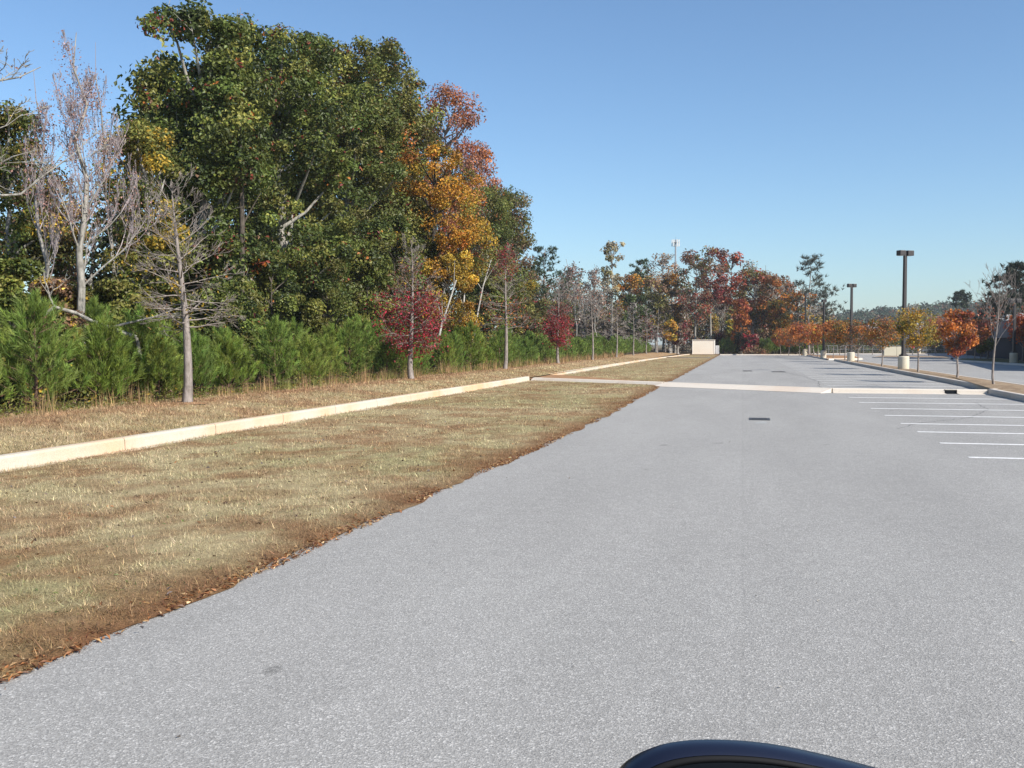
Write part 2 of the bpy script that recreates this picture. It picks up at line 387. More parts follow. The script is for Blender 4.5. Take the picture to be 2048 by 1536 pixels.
def needle_mesh(P, Dn, nper, L, wd, cols, spreadang=.55, shoot=.3):
    """foxtail shoots: base P, direction Dn"""
    k = len(P); i = np.repeat(np.arange(k), nper); n = len(i); d = Dn[i]
    a = rng.normal(size=(n, 3)); a = unit(a-d*(a*d).sum(1, keepdims=True)); sp = spreadang*U(.5, 1.25, n)[:, None]
    nd = unit(d+a*sp); b = P[i]+d*(U(0, 1, n)*shoot)[:, None]; LL = L*U(.7, 1.15, n)[:, None]
    s = unit(np.cross(nd, rng.normal(size=(n, 3))))*wd*.5; tip = b+nd*LL+np.array([0, 0, -.12])*LL
    V = np.stack([b-s, b+s, tip], 1).reshape(-1, 3); F = np.arange(n*3).reshape(n, 3)
    C = np.repeat(cols[i]*np.exp(rng.normal(0, .18, n))[:, None], 3, 0)
    return V, F, C
def pine_mesh(H, Rm, shoots, nper, L=.22, wd=.014, tone=(.085,.135,.026)):
    P = []; Dn = []; S = [[0, 0, 0, 0, 0, H*.92, .05, .012]]
    nw = max(5, int(H/.30))
    per = max(5, shoots//(nw*5))
    for wv in range(nw):
        z = H*(.05+.91*wv/nw); rmax = Rm*(1-(z/H)**1.5)*1.05+.10; nb = 7 if wv < nw-2 else 4
        for b in range(nb):
            az = b*6.283/nb+wv*1.1+U(-.3, .3); Lb = rmax*U(.75, 1.1); o = np.array([math.cos(az), math.sin(az), 0])
            e = np.array([0, 0, z])+o*Lb*.85+np.array([0, 0, Lb*U(.25, .5)])
            S.append([0, 0, z, *e, .014, .005])
            for s in range(per):
                t = 1-(s/per)*.8; q = np.array([0, 0, z])+(e-np.array([0, 0, z]))*t+rng.normal(0, .09, 3)
                P.append(q); Dn.append(unit(o*U(.1, .8)+np.array([0, 0, U(.7, 1.2)])+rng.normal(0, .2, 3)))
    for z, dd in ((H*.9, .15), (H*.8, .3), (H*.95, .1)):
        for _ in range(4): P.append(np.array([0, 0, z])+rng.normal(0, .04, 3)); Dn.append(unit(np.array([0, 0, 1])+rng.normal(0, dd, 3)))
    P = np.array(P); P[:, 2] = np.maximum(P[:, 2], .06); Dn = np.array(Dn)
    cols = np.array(tone)[None]*np.exp(rng.normal(0, .2, (len(P), 1)))*(1+rng.normal(0, .06, (len(P), 3)))
    return needle_mesh(P, Dn, nper, L, wd, cols), tubes(S, 5)

def far_pine(name, x, y, H, label, group=None, z0=None, nb=26, sh=9, tone=NB, b0=.35, Rm=2.6, drop=0, L=.5, wd=.09, tr=.2, gap=0, az0=None, tm=None, per=14):
    """tall pine: bare trunk, irregular plates of needles"""
    z0 = ground_z(x) if z0 is None else z0; e = empty(name, (x, y, z0), label, 'tree', group); S = []; P = []; Dn = []
    n = 8; path = [np.zeros(3)]; rr = [tr*1.2]
    for i in range(1, n+1):
        t = i/n; path.append(np.array([rng.normal(0, .12), rng.normal(0, .12), H*.96*t])); rr.append(tr*(1-.85*t)); S.append([*path[-2], *path[-1], rr[-2], rr[-1]])
    for j in range(nb):
        t = b0+(1-b0)*(j/nb)**.9; i = min(int(t*n), n-1); p = path[i]+(path[i+1]-path[i])*(t*n-i); az = (j*2.4+U(-.5, .5)) if az0 is None else az0+U(-.8, .8)
        if rng.random() < gap: continue
        Lb = Rm*(1-((t-b0)/(1-b0))**2*.65)*U(.6, 1.15); o = np.array([math.cos(az), math.sin(az), U(.05, .5)-drop*(1-t)])
        q = p+unit(o)*Lb; S.append([*p, *q, rr[i]*.3+.02, .02])
        for s in range(sh):
            u = U(.45, 1.05); P.append(p+(q-p)*u+rng.normal(0, Lb*.13, 3)*np.array([1, 1, .5])); Dn.append(unit(np.array([0, 0, .7])+rng.normal(0, .5, 3)))
    P = np.array(P); Dn = np.array(Dn); cols = np.array(tone)[None]*np.exp(rng.normal(0, .25, (len(P), 1)))
    V, F, C = needle_mesh(P, Dn, per, L, wd, cols, .9, .3); mesh('crown', V, F, M_NEED, e, C)
    V, F = tubes(S, 6); mesh('trunk', V, F, tm or M_BROWN, e, smooth=True); return e

def bush(name, x, y, H, Rm, label, palette, n=1800, ls=.14, z0=None, group=None, cat='bush', nc=16):
    z0 = ground_z(x) if z0 is None else z0; e = empty(name, (x, y, z0), label, cat, group)
    d = unit(rng.normal(size=(nc, 3))); d[:, 2] = abs(d[:, 2]); Cc = d*np.array([Rm, Rm, H*.8])*U(.3, .85, nc)[:, None]; Cc[:, 2] += .15*H
    ci = rng.integers(0, nc, n); q = unit(rng.normal(size=(n, 3))); P = Cc[ci]+q*(U(.1, 1, n)**.5*Rm*.45)[:, None]
    P[:, 2] = np.clip(P[:, 2], .05, H); V, F, C = leaves(P, ls, pal(palette, n, ci), q)
    mesh('crown', V, F, M_LEAF, e, C)
    S = [[0, 0, 0, *c, .03, .008] for c in Cc]; V, F = tubes(S, 5); mesh('stem', V, F, M_DARK, e); return e
# ================================================================== SETTING
def quad(name, pts, m, z, kind='structure'):
    V = [(x, y, z) for x, y in pts]; return tag(mesh(name, V, [np.array([list(range(len(V)))])], m), kind=kind)
quad('ground', [(-3000,-3000),(3000,-3000),(3000,3000),(-3000,3000)], M_FIELD, -.08)
quad('parking_lot', [(-4.4,-15),(95,-15),(95,186),(11.5,186),(11.5,165.5),(-4.4,165.5)], M_ASPH, 0)
def edge_x(y):                                   # ragged left edge of the asphalt
    y = np.asarray(y, float)
    return np.interp(y, [0,4.5,8,12,16,21,27,40,44,50,167], [-3.85,-3.8,-3.66,-3.52,-3.4,-3.3,-3.25,-3.35,-3.45,-3.3,-3.5])+.07*(fnoise(y, y*0+3, .7, 5)-.5)+.07*(fnoise(y, y*0, 4., 8)-.5)+.10*(vnoise(y, y*0+9, .23, 33)-.5)*.6
STRAW = np.array([.40,.335,.20]); OLIVE = np.array([.25,.245,.115]); RUST = np.array([.185,.092,.046]); PALES = np.array([.42,.35,.21])
def turfcol(x, y, e):
    """e: distance from the rusty border"""
    n1 = np.clip((fnoise(x*.7, y*.6, 1.7, 1)-.36)*3.5, 0, 1)[:, None]; n2 = np.clip((fnoise(x*1.1, y*.8, .9, 9)-.45)*6, 0, 1)[:, None]
    n3 = np.clip((fnoise(x, y, .22, 17)-.48)*5, 0, 1)[:, None]
    c = STRAW*(1-n1)+(STRAW*.5+OLIVE*.5)*n1
    c = c*(1-.55*n2)+RUST*1.3*(.55*n2); c = c*(1-.5*n3)+PALES*.5*n3; n4 = np.clip((fnoise(x*1.3, y, .45, 57)-.5)*6, 0, 1)[:, None]; c = c*(1-.38*n4)+RUST*1.15*.38*n4
    k = np.clip(1.15-np.maximum(e, 0)/.55, 0, 1)[:, None]*(.65+.35*n3)
    return c*(1-k)+RUST*k
def grid(xs, ys, zf, cf, name, m, xf=None):
    X, Y = np.meshgrid(xs, ys); 
    if xf is not None: X = xf(X, Y)
    x = X.ravel(); y = Y.ravel(); V = np.stack([x, y, zf(x, y)], 1); nx = len(xs); ny = len(ys)
    i = np.arange((nx-1)*(ny-1)); a = i//(nx-1)*nx+i % (nx-1)
    return tag(mesh(name, V, np.stack([a, a+1, a+nx+1, a+nx], 1), m, C=cf(x, y), smooth=True), kind='structure')
ys1 = np.concatenate([np.arange(-4, 30, .12), np.arange(30, 44.5, .3)])
def strip(ys, name, y_left=None):
    u = np.linspace(0, 1, 46)
    def xf(X, Y): e = edge_x(Y); return -9.83+.05*np.sin(Y*1.3)+.04*np.sin(Y*3.1)+(e+9.8)*X
    def zf(x, y):
        e = edge_x(y)-x; return .006+.035*np.clip(e/.35, 0, 1)+.02*(fnoise(x, y, .6, 3)-.5)*np.clip(e/.3, 0, 1)
    return grid(u, ys, zf, lambda x, y: turfcol(x, y, edge_x(y)-x)*.80, name, M_TURF, xf)
strip(ys1, 'grass_strip')
strip(np.arange(44.5, 166, .5), 'grass_strip')
def cross_y(x): return np.interp(x, [-10.1, -3.2, 3.2, 8.7], [47.7, 43.4, 38.7, 38.75])
zv = lambda x, y: np.interp(-x, [10.2, 10.3, 12.9, 14, 18, 60], [.15, .15, .40, .38, .45, .6])+.05*(fnoise(x, y, 1.7, 30)-.5)*np.clip((-x-10.3)/.4, 0, 1)
def vergecol(x, y):
    c = turfcol(x, y, x*0+3); k = np.clip(np.abs(x+13.1)*-1.2+1.25+(fnoise(x, y, 1.2, 40)-.5), 0, 1)[:, None]
    k = np.maximum(k, np.clip((y-70)/60, 0, 1)[:, None]*.7); c = c*.75+np.array([.29,.19,.11])*.25; return c*(1-.7*k)+np.array([.29,.17,.095])*.7*k
grid(np.linspace(-10.25, -14.6, 34), np.concatenate([np.arange(-4, 40, .15), np.arange(40, 172, .5)]), zv, vergecol, 'verge', M_TURF)
grid(np.linspace(-14.6, -120, 60), np.arange(-20, 330, 4.), zv, lambda x, y: np.tile([.1,.07,.04], (len(x), 1)), 'forest_floor', M_WOOD)
quad('forest_floor', [(-14.6,172),(-14.6,330),(11.5,330),(11.5,172)], M_WOOD, .02)
quad('planting_bed', [(-14.6,165.7),(-14.6,172),(11.3,172),(11.3,165.7)], M_SOIL, .10)
quad('far_drive', [(11.6,186.2),(95,186.2),(95,204),(11.6,204)], M_CURB2, -.01)
quad('back_lawn', [(11.6,204.2),(160,204.2),(160,330),(11.6,330)], M_FIELD, -.02)

def kerb(name, pts, m, H=.17, W=.15, pan=.0, face=1, joint=3.0, m2=None, gap=.022, roll=0):
    """pts: polyline of the face foot; face=+1: the face looks to the right of travel"""
    V = []; F4 = []; F5 = []; mi = []; n = 0
    pts = [np.array(p, float) for p in pts]
    def prism(a, b, nrm, prof, mk):
        nonlocal n
        k = len(prof)
        for p in (a, b):
            for (u_, z) in prof: V.append((p[0]-nrm[0]*u_, p[1]-nrm[1]*u_, z))
        for i in range(k): F4.append((n+i, n+(i+1) % k, n+k+(i+1) % k, n+k+i)); mi.append(mk)
        F5.append(([n+i for i in range(k)], mk)); F5.append(([n+k+i for i in range(k-1, -1, -1)], mk)); n += 2*k
    for a, b in zip(pts[:-1], pts[1:]):
        L = np.linalg.norm(b-a); d = (b-a)/L; nrm = np.array([d[1], -d[0]])*face; c = max(1, round(L/joint))
        for s in range(c):
            p = a+d*(L*s/c+(gap/2 if s or 1 else 0)); q = a+d*(L*(s+1)/c-gap/2)
            if roll: prism(p, q, nrm, [(-roll,-.05),(-roll,.01),(-.05,H-.03),(0,H-.008),(.05,H),(W,H),(W,-.05)], 0); continue
            prism(p, q, nrm, [(-.012,-.05),(0,H-.035),(.012,H-.01),(.035,H),(W,H),(W,-.05)], 0)
            if pan: prism(p, q, nrm, [(-pan,-.05),(-pan,.012),(-.013,.02),(-.013,-.05)], 0)
        prism(a, b, nrm, [(.006,-.05),(.006,H-.04),(.02,H-.016),(.04,H-.012),(W-.01,H-.012),(W-.01,-.05)], 1)
    Fs = [np.array(F4)]; mm = list(mi)
    for k in sorted({len(f) for f, _ in F5}):
        Fs.append(np.array([f for f, _ in F5 if len(f) == k])); mm += [q for f, q in F5 if len(f) == k]
    return tag(mesh(name, V, Fs, [m, m2 or M_JOINT], mi=mm), kind='structure')
kerb('kerb', [(-10.1,-3),(-10.08,47.6)], M_CURB, .225, .17, .30)
kerb('kerb', [(-10.3,54.2),(-10.25,80),(-9.9,112),(-9.4,135),(-8.75,158),(-8.35,166)], M_CURB, .17, .16, .15)
kerb('kerb', [(-9.92,47.75),(-3.3,43.35)], M_CURB2, .17, .16, roll=.22)
kerb('cross_kerb', [(-3.25,43.32),(3.25,38.73)], M_CURB2, .165, .17, joint=4.2, roll=.75)
kerb('cross_kerb', [(3.27,38.72),(7.16,38.72)], M_CURB2, .165, .17, .45)
kerb('cross_kerb', [(7.56,38.72),(8.6,38.72)], M_CURB2, .165, .17, .45)
kerb('kerb', [(-9.6,130.2),(-3.9,127)], M_CURB, .15, .16, .1)
kerb('kerb', [(-3.5,165.4),(9.1,165.4)], M_CURB2, .15, .16, .2)
# soil strip lying behind the cross kerb
quad('soil_strip', [(3.4,38.92),(9.0,38.92),(9.0,39.5),(3.4,39.35)], M_MULCH, .10)
quad('soil_strip', [(-10.3,47.5),(-9.9,47.95),(-3.5,43.62),(-3.4,44.5),(-9.7,54.4),(-10.3,54.4)], M_SOIL, .10)

def island(name, pts, m=None, H=.17, km=None):
    """closed kerb round a mulch top; pts counter-clockwise"""
    c = np.mean(pts, 0); kerb('kerb', list(pts)+[pts[0]], km or M_CURB2, H, .16, 0, face=1)
    inner = []
    P = [np.array(p, float) for p in pts]; k = len(P)
    for i in range(k):
        d0 = unit(P[i]-P[i-1]); d1 = unit(P[(i+1) % k]-P[i]); n0 = np.array([-d0[1], d0[0]]); n1 = np.array([-d1[1], d1[0]])
        b = unit(n0+n1); inner.append(P[i]+b*.158/max(.4, b@n0))
    V = [(x, y, H-.012) for x, y in inner]; V.append((*np.mean(inner, 0), H+.05)); n = len(inner)
    tag(mesh(name, V, np.array([(i, (i+1) % n, n) for i in range(n)]), m or M_MULCH), kind='structure')
island('planted_island', [(8.62,14),(10.9,14),(10.9,38.3),(10.9,112),(9.6,112),(9.2,39.2),(8.62,38.8)], H=.2)
island('planted_island', [(9.3,117),(13.5,121),(15.5,148),(9.5,156)], M_SOIL)
island('planted_island', [(onY(1745,138),138),(onY(1905,126),126),(onY(1900,140),140),(onY(1760,150),150)])
island('planted_island', [(onY(2060,88),88),(60,88),(60,120),(onY(1915,126),124),(onY(1907,113),113)], ground('lawn', [(.12,.11,.05),(.17,.15,.07),(.22,.18,.09)], 1, 14))

# painted stall lines
SY = [35.35,32.4,29.45,26.65,24.0,21.8,19.4,17.05]
for i, y in enumerate(SY):
    o = MB().box(3.52, y-.065, .001, 8.55, y+.065, .005).build('stall_line', M_PAINT); tag(o, kind='structure', group='painted stall lines')
for i in range(20):
    y = 42+i*3.2; o = MB().box(3.6, y-.045, .001, 9.1, y+.045, .005).build('stall_line', M_PAINT); tag(o, kind='structure', group='painted stall lines')
# crack lines in the asphalt
def crack(pts, wd=.035, z=.0035, m=None, name='asphalt_crack'):
    P = []
    for a, b in zip(pts[:-1], pts[1:]):
        for t in np.linspace(0, 1, 14, endpoint=False): P.append(np.array(a)*(1-t)+np.array(b)*t)
    P.append(np.array(pts[-1])); P = np.array(P, float); P += rng.normal(0, .03, P.shape)
    t = np.gradient(P, axis=0); nn = unit(np.stack([-t[:, 1], t[:, 0]], 1)); ww = wd*U(.3, 1.2, len(P))[:, None]
    V = np.concatenate([np.c_[P-nn*ww, np.full(len(P), z)], np.c_[P+nn*ww, np.full(len(P), z)]]); n = len(P); i = np.arange(n-1)
    tag(mesh(name, V, np.stack([i, i+1, i+n+1, i+n], 1), m or M_CRACK), kind='structure')
M_CRACK = mat('crack_seal', (.17,.168,.165), .9, .2)
crack([(3.2,22.4),(4.0,24.3),(5.4,26.2),(6.6,29.6),(7.0,33)], .018)
crack([(2.4,70),(3.3,58),(3.6,50),(3.2,44),(3.3,40)], .022)

# fixtures set in the asphalt
def grate(x, y, w_, l_, label, group=None):
    e = empty('drain_grate', (x, y, 0), label, 'drain', group)
    MB().box(-w_/2-.06,-l_/2-.06,.002,w_/2+.06,-l_/2,.012).box(-w_/2-.06,l_/2,.002,w_/2+.06,l_/2+.06,.012).box(-w_/2-.06,-l_/2,.002,-w_/2,l_/2,.012).box(w_/2,-l_/2,.002,w_/2+.06,l_/2,.012).build('frame', M_IRON, e)
    b = MB().box(-w_/2,-l_/2,.0015,w_/2,l_/2,.004)
    for k in range(9): yy = -l_/2+l_*(k+.5)/9; b.box(-w_/2, yy-.018, .004, w_/2, yy+.018, .010)
    b.build('grille', M_IRON, e); return e
grate(.42, 24.6, .36, .55, 'rusty dark storm drain grate in the middle of the near asphalt')
grate(.36, 68.5, .5, 1.4, 'left one of the two small dark drain covers in the far lot')
grate(2.3, 66.8, .75, 1.3, 'right one of the two small dark drain covers in the far lot')
quad('pale_residue', [(.28,23.2),(.55,23.3),(.58,23.8),(.5,24.0),(.36,23.7)], mat('residue', (.33,.33,.32), .9), .0036)
e = empty('kerb_inlet', (7.36, 38.72, 0), 'dark storm inlet opening in the cross kerb beside the planted island', 'drain')
MB().box(-.19,.1,-.04,.19,.17,.14).box(-.19,-.1,-.04,.19,.09,.006).build('throat', M_IRON, e)
MB().box(-.195,-.03,.142,.195,.17,.167).build('lid', M_CURB2, e)

# ------------------------------------------------------------------ lamps
def lamp(x, y, H, label, two=True, hs=1.0, rz=0.0, z0=.17):
    e = empty('lamp_post', (x, y, z0), label, 'lamp post', 'parking lot lamp posts', rz)
    MB().lathe([(.34,-.15),(.34,.80),(.32,.84),(.29,.86)], 28).build('concrete_base', M_BASE, e, smooth=False)
    p = MB(); a, b = .105, .085
    V = [(s*a, t*a, .95) for s, t in ((-1,-1),(1,-1),(1,1),(-1,1))]+[(s*b, t*b, H) for s, t in ((-1,-1),(1,-1),(1,1),(-1,1))]
    p.add(V, [(3,2,1,0),(4,5,6,7),(0,1,5,4),(1,2,6,5),(2,3,7,6),(3,0,4,7)]); p.build('pole', M_BRONZE, e)
    c = MB().box(-.2,-.2,.86,.2,.2,.96); c.box(-.135,-.135,.96,.135,.135,1.02); c.build('base_cover', M_BRONZE, e, bevel=.01)
    for s in ((-1, 1) if two else (1,)):
        hd = MB().box(.07 if s > 0 else -.07-.46*hs, -.2*hs, H-.17, .07+.46*hs if s > 0 else -.07, .2*hs, H+.16).build('lamp_head', M_BRONZE, e, bevel=.03)
        x0 = .12 if s > 0 else -.12-.34*hs
        MB().box(x0, -.17*hs, H-.180, x0+.34*hs, .15*hs, H-.1705).build('lens', M_GLASSL, hd)
        MB().box(min(s*.0, s*.068), -.06, H-.05, max(s*.0, s*.068), .06, H+.09).build('arm', M_BRONZE, e)
    return e
lamp(10.0, 67.5, 7.38, 'tallest nearest dark bronze lamp post with two box heads on a concrete base', rz=.55)
yl = onX(1702, 9.95); lamp(9.95, yl, zat(9.95, yl, 568)-.33, 'second dark lamp post, left of the tallest one, rising from the planted island', hs=.8, rz=.5)
lamp(onY(1647, 124), 124, 6.75, 'third lamp post, slim and dark before the tall sparse conifer', hs=.7, rz=.9)
lamp(onY(1610, 160), 160, 9.2, 'farthest lamp post, thin reddish brown before the orange trees', hs=.6, rz=1.2)
lamp(onY(2028, 95), 95, 5.4, 'lamp post on a cream concrete base before the dark building', rz=.3, z0=.17)
lamp(onY(1838, 205), 205, 6.0, 'distant lamp post base just right of the stop sign', hs=.6, z0=0)

# ------------------------------------------------------------------ signs
def sign(x, y, H, r, front, label, name='stop_sign'):
    rz = math.atan2(x, y)*-1
    e = empty(name, (x, y, 0), label, 'sign', None, rz)
    MB().box(-.03,-.02,0,.03,.02,H+r*.6).build('post', M_STEEL, e)
    def octa(rr, y0, y1, m, nm):
        a = [math.pi/8+i*math.pi/4 for i in range(8)]
        V = [(rr*math.cos(t), yy, H+rr*math.sin(t)) for yy in (y0, y1) for t in a]
        F = [tuple(range(8)), tuple(range(15, 7, -1))]+[(i, 8+i, 8+(i+1) % 8, (i+1) % 8) for i in range(8)]
        return MB().add(V, F).build(nm, m, e)
    if front:
        octa(r, -.034, -.024, M_SIGNW, 'border'); octa(r*.91, -.040, -.035, M_RED, 'plate')
        t = D.curves.new('lettering', 'FONT'); t.body = 'STOP'; t.size = r*.78; t.align_x = 'CENTER'; t.align_y = 'CENTER'; t.extrude = .002
        tmp = D.objects.new('tmp', t); COL.objects.link(tmp); bpy.context.view_layer.update()
        me = D.meshes.new_from_object(tmp.evaluated_get(bpy.context.evaluated_depsgraph_get())); D.objects.remove(tmp); D.curves.remove(t)
        me.materials.clear()
        o = D.objects.new('lettering', me); COL.objects.link(o); o.parent = e; o.rotation_euler = (R(90), 0, 0); o.location = (0, -.043, H); o.data.materials.append(M_SIGNW)
        o.scale = (.95, 1.1, 1)
    else: octa(r, .022, .030, M_STEEL, 'plate')
sign(onY(1826,150), 150, 1.65, .50, True, 'red octagonal stop sign facing the camera beyond the tallest lamp post')
sign(onY(1933,118), 118, 1.55, .40, False, 'grey back of a stop sign between two orange trees at the right', 'stop_sign')

# ------------------------------------------------------------------ cabinets
e = empty('equipment_enclosure', (-6.25, 169.5, .1), 'large cream box enclosure at the far end of the grass strip', 'enclosure')
MB().box(-1.85,0,0,1.75,2.6,2.42).build('body', M_CREAM, e); e.scale = (1.0, 1, .97)
b = MB().box(-1.86,-.03,.0,-1.78,.0,2.42).box(1.68,-.03,0,1.76,0,2.42).box(-1.78,-.03,2.34,1.68,0,2.42); b.build('corner_trim', M_WHITE, e)
MB().box(-1.92,-.08,2.42,1.83,2.68,2.50).build('roof', M_CREAM, e)
MB().box(1.75,.1,.05,1.80,2.5,2.36).build('sunlit_side', M_WHITE, e)  # white slab paints the sunlit brightness onto the right face
e = empty('utility_cabinet', (-4.05, 170.4, .1), 'small pale grey cabinet against the right side of the cream enclosure', 'cabinet')
MB().box(-.32,0,0,.32,.6,1.45).build('body', mat('cabinet_grey', (.50,.51,.52), .5), e, bevel=.02)
MB().box(-.27,-.02,.1,.27,0,1.38).build('door', mat('cabinet_door', (.46,.47,.48), .5), e)
yy = 157; xx = onY(1788, yy)
e = empty('panel_enclosure', (xx, yy, 0), 'tan panelled enclosure standing in the right lot beside the tallest lamp post', 'enclosure')
MB().box(-1.35,0,0,.38,1.2,1.45).box(.42,0,0,1.35,1.2,1.45).build('panel', M_TAN, e)
MB().box(.38,.02,0,.42,1.1,1.5).box(-1.40,-.02,1.45,1.4,1.25,1.52).build('frame', M_DARK, e)
# cell mast
y = 300; x = onY(1350, y)
e = empty('cell_mast', (x, y, 0), 'thin grey communications mast with antennas rising above the trees', 'mast')
MB().tube((0,0,0),(0,0,32.6),.42,.22,12).build('pole', M_STEEL, e)
MB().tube((0,0,31.7),(0,0,31.8),.9,.9,12).build('platform', M_STEEL, e)
for i in range(6):
    a = i*math.pi/3; cx, cy = 1.05*math.cos(a), 1.05*math.sin(a)
    MB().box(cx-.14,cy-.1,30.6,cx+.14,cy+.1,32.6).build('antenna', M_WHITE, e)
MB().tube((0,0,32.6),(0,0,33.6),.04,.02,6).build('whip', M_STEEL, e)

# ------------------------------------------------------------------ far fence
fy = 206.5; x0, x1 = onY(1640, fy), onY(1925, fy)
e = empty('guard_fence', (x0, fy, 0), 'grey chain link fence along the far edge of the right lot', 'fence')
k = 16
for i in range(k+1): u = (x1-x0)*i/k; MB().tube((u,0,0),(u,0,1.55),.05,None,8).build('post', M_STEEL, e)
MB().tube((0,-.06,1.5),(x1-x0,-.06,1.5),.035,None,6).tube((0,-.06,.75),(x1-x0,-.06,.75),.03,None,6).build('rail', M_STEEL, e)
b = MB()
for i in range(int((x1-x0)/.28)): u = i*.28; b.tube((u,.06,.05),(u+.3,.06,1.5),.012,None,3,cap=False).tube((u+.3,.07,.05),(u,.07,1.5),.012,None,3,cap=False)
b.build('chain_link', M_STEEL, e)

# ------------------------------------------------------------------ buildings
M_SIDING = concrete('blue_grey_siding', (.19,.21,.25), (.24,.26,.30), (.17,.18,.21))
M_SLATE = concrete('grey_block_wall', (.16,.15,.155), (.22,.21,.21), (.13,.12,.125))
M_CHAR_SHADE = mat('charcoal_and_shade', (.02,.02,.026), .9)  # near black; holds painted shade on the right-hand warehouse wall
M_ROOF = concrete('metal_roof', (.30,.32,.36), (.36,.38,.42), (.26,.28,.31))
y = 250; x0 = onY(1735, y); x1 = onY(1912, y)
e = empty('warehouse', (x0, y, 0), 'long low warehouse with blue grey metal walls behind the island trees', 'building')
L = x1-x0
MB().box(0,0,0,L,14,5.3).build('wall', M_SIDING, e)
MB().add([(-.3,-.4,5.3),(L+.3,-.4,5.3),(L+.3,7,6.4),(-.3,7,6.4),(-.3,14.4,5.3),(L+.3,14.4,5.3)], [(0,1,2,3),(3,2,5,4),(0,3,4),(1,5,2)]).build('roof', M_ROOF, e)
b = MB()
for i in range(5): u = L*(i+.5)/5; MB().box(u-.6,-.06,1,u+.6,0,2.3).build('window', M_CHAR_SHADE, e)
for u in (L*.15, L*.62): MB().box(u-1,4,5.9,u+1,6,7.1).build('roof_vent', M_WHITE, e)
# building at the right, the shade on its wall put into the charcoal colour
A = np.array([onY(1903, 215), 215.]); B = np.array([onY(2034, 108), 108.]); B2 = B+(B-A)*.35
e = empty('warehouse', (A[0], A[1], 0), 'dark long warehouse wall with white roof vents at the right edge', 'building')
d = unit(B2-A); nr = np.array([-d[1], d[0]]); nr = nr if nr[0] > 0 else -nr; Ln = float(np.linalg.norm(B2-A))
ang = math.atan2(d[1], d[0]); e.rotation_euler = (0, 0, ang); s = 1 if (np.array([-math.sin(ang), math.cos(ang)])@nr) > 0 else -1
def bx(mb, u0, v0, z0, u1, v1, z1): a, b_ = sorted((s*v0, s*v1)); return mb.box(u0, a, z0, u1, b_, z1)
bx(MB(), 0, .3, 0, Ln, 25, 4.1).build('wall', M_CHAR_SHADE, e)
bx(MB(), 0, 0, 2.5, Ln, .3, 4.35).build('fascia', M_SLATE, e)
bx(MB(), 0, 0, 0, Ln*.28, .28, 2.5).build('low_wall', M_SLATE, e)
for i in range(11):
    u = Ln*(.30+.045*i+.006*math.sin(i*3)); w_ = (.9, .4, 1.3, .5, 1.1)[i % 5]
    bx(MB(), u-w_, .6, 4.1, u+w_, 2.0, 4.95+.25*math.sin(i*2.1)).build('roof_vent', M_WHITE, e)
M_BRICK = concrete('maroon_brick', (.07,.03,.03), (.10,.045,.04), (.05,.025,.025))
y = 265
for px0, px1, za, lb in ((1434,1446,7.0,'small white roofed shed seen through the trees above the cream enclosure'), (1462,1483,6.6,'white flat roofed shelter on posts seen between the trunks')):
    x0, x1 = onY(px0, y), onY(px1, y); e = empty('shed', (x0, y, 0), lb, 'building'); L = x1-x0
    MB().box(-.3,-.5,za-.9,L+.3,6,za).build('roof', M_WHITE, e); MB().box(0,0,0,L,5,za-.9).build('wall', M_CHAR_SHADE, e)
    for u in (.1, L-.1): MB().box(u-.1,-.4,0,u+.1,-.2,za-.9).build('post', M_WHITE, e)

# ------------------------------------------------------------------ car in the foreground
M_PAINTC = mat('dark_blue_paint', (.009,.012,.026), .3, .45)
M_PLAST = mat('black_plastic', (.005,.005,.006), .7, .2); M_TYRE = mat('tyre_rubber', (.02,.02,.02), .9)
M_MIRR = mat('mirror_glass', (.02,.02,.025), .3, .5)
e = empty('parked_car', (0, 0, 0), 'dark blue car of which only the door mirror shows at the bottom', 'car')
MB().box(-1.7,-1.1,.3,3.1,.76,1.08).build('body', M_PAINTC, e, bevel=.14)
MB().box(-.45,.757,.42,.75,.775,1.0).build('door', M_PAINTC, e, bevel=.01)
for x in (-1.0, 2.2):
    for y in (-1.0, .66):
        wl = MB().tube((x,y-.1,.33),(x,y+.12,.33),.33,None,28).build('wheel', M_TYRE, e)
        MB().tube((x,y+.121,.33),(x,y+.128,.33),.2,None,20).build('rim', M_STEEL, wl)
cF = Vector((-math.sin(YAW)*math.cos(PITCH), math.cos(YAW)*math.cos(PITCH), -math.sin(PITCH))); cR = Vector((math.cos(YAW), math.sin(YAW), 0)); cU = cR.cross(cF)
dm = 1.05; org = Vector((0, 0, CAMH))
ol = [(1228,1580),(1230,1556),(1241,1535),(1262,1516),(1296,1497),(1340,1484),(1400,1478),(1480,1480),(1550,1488),(1620,1502),(1700,1521),(1770,1540),(1850,1565),(1895,1600),(1890,1660),(1840,1710),(1720,1735),(1500,1735),(1320,1715),(1245,1660)]
ol = [((a-1024)*dm/FPX, (768-b)*dm/FPX) for a, b in ol]; cu = np.mean(ol, 0)
def smooth_loop(P, k=3):
    P = np.array(P)
    for _ in range(k): Q = np.roll(P, -1, 0); P = np.stack([.75*P+.25*Q, .25*P+.75*Q], 1).reshape(-1, 2)
    return P
RIM_LOOP = smooth_loop(ol)
def ring(s, wv, dv=0): return [tuple(org+cR*(cu[0]+(p[0]-cu[0])*s)+cU*(cu[1]+(p[1]-cu[1])*max(.12, 1-(1-s)*(1.9 if s > .8 else 1.1))+dv-.40*max(wv, 0))+cF*(dm+wv)) for p in RIM_LOOP]
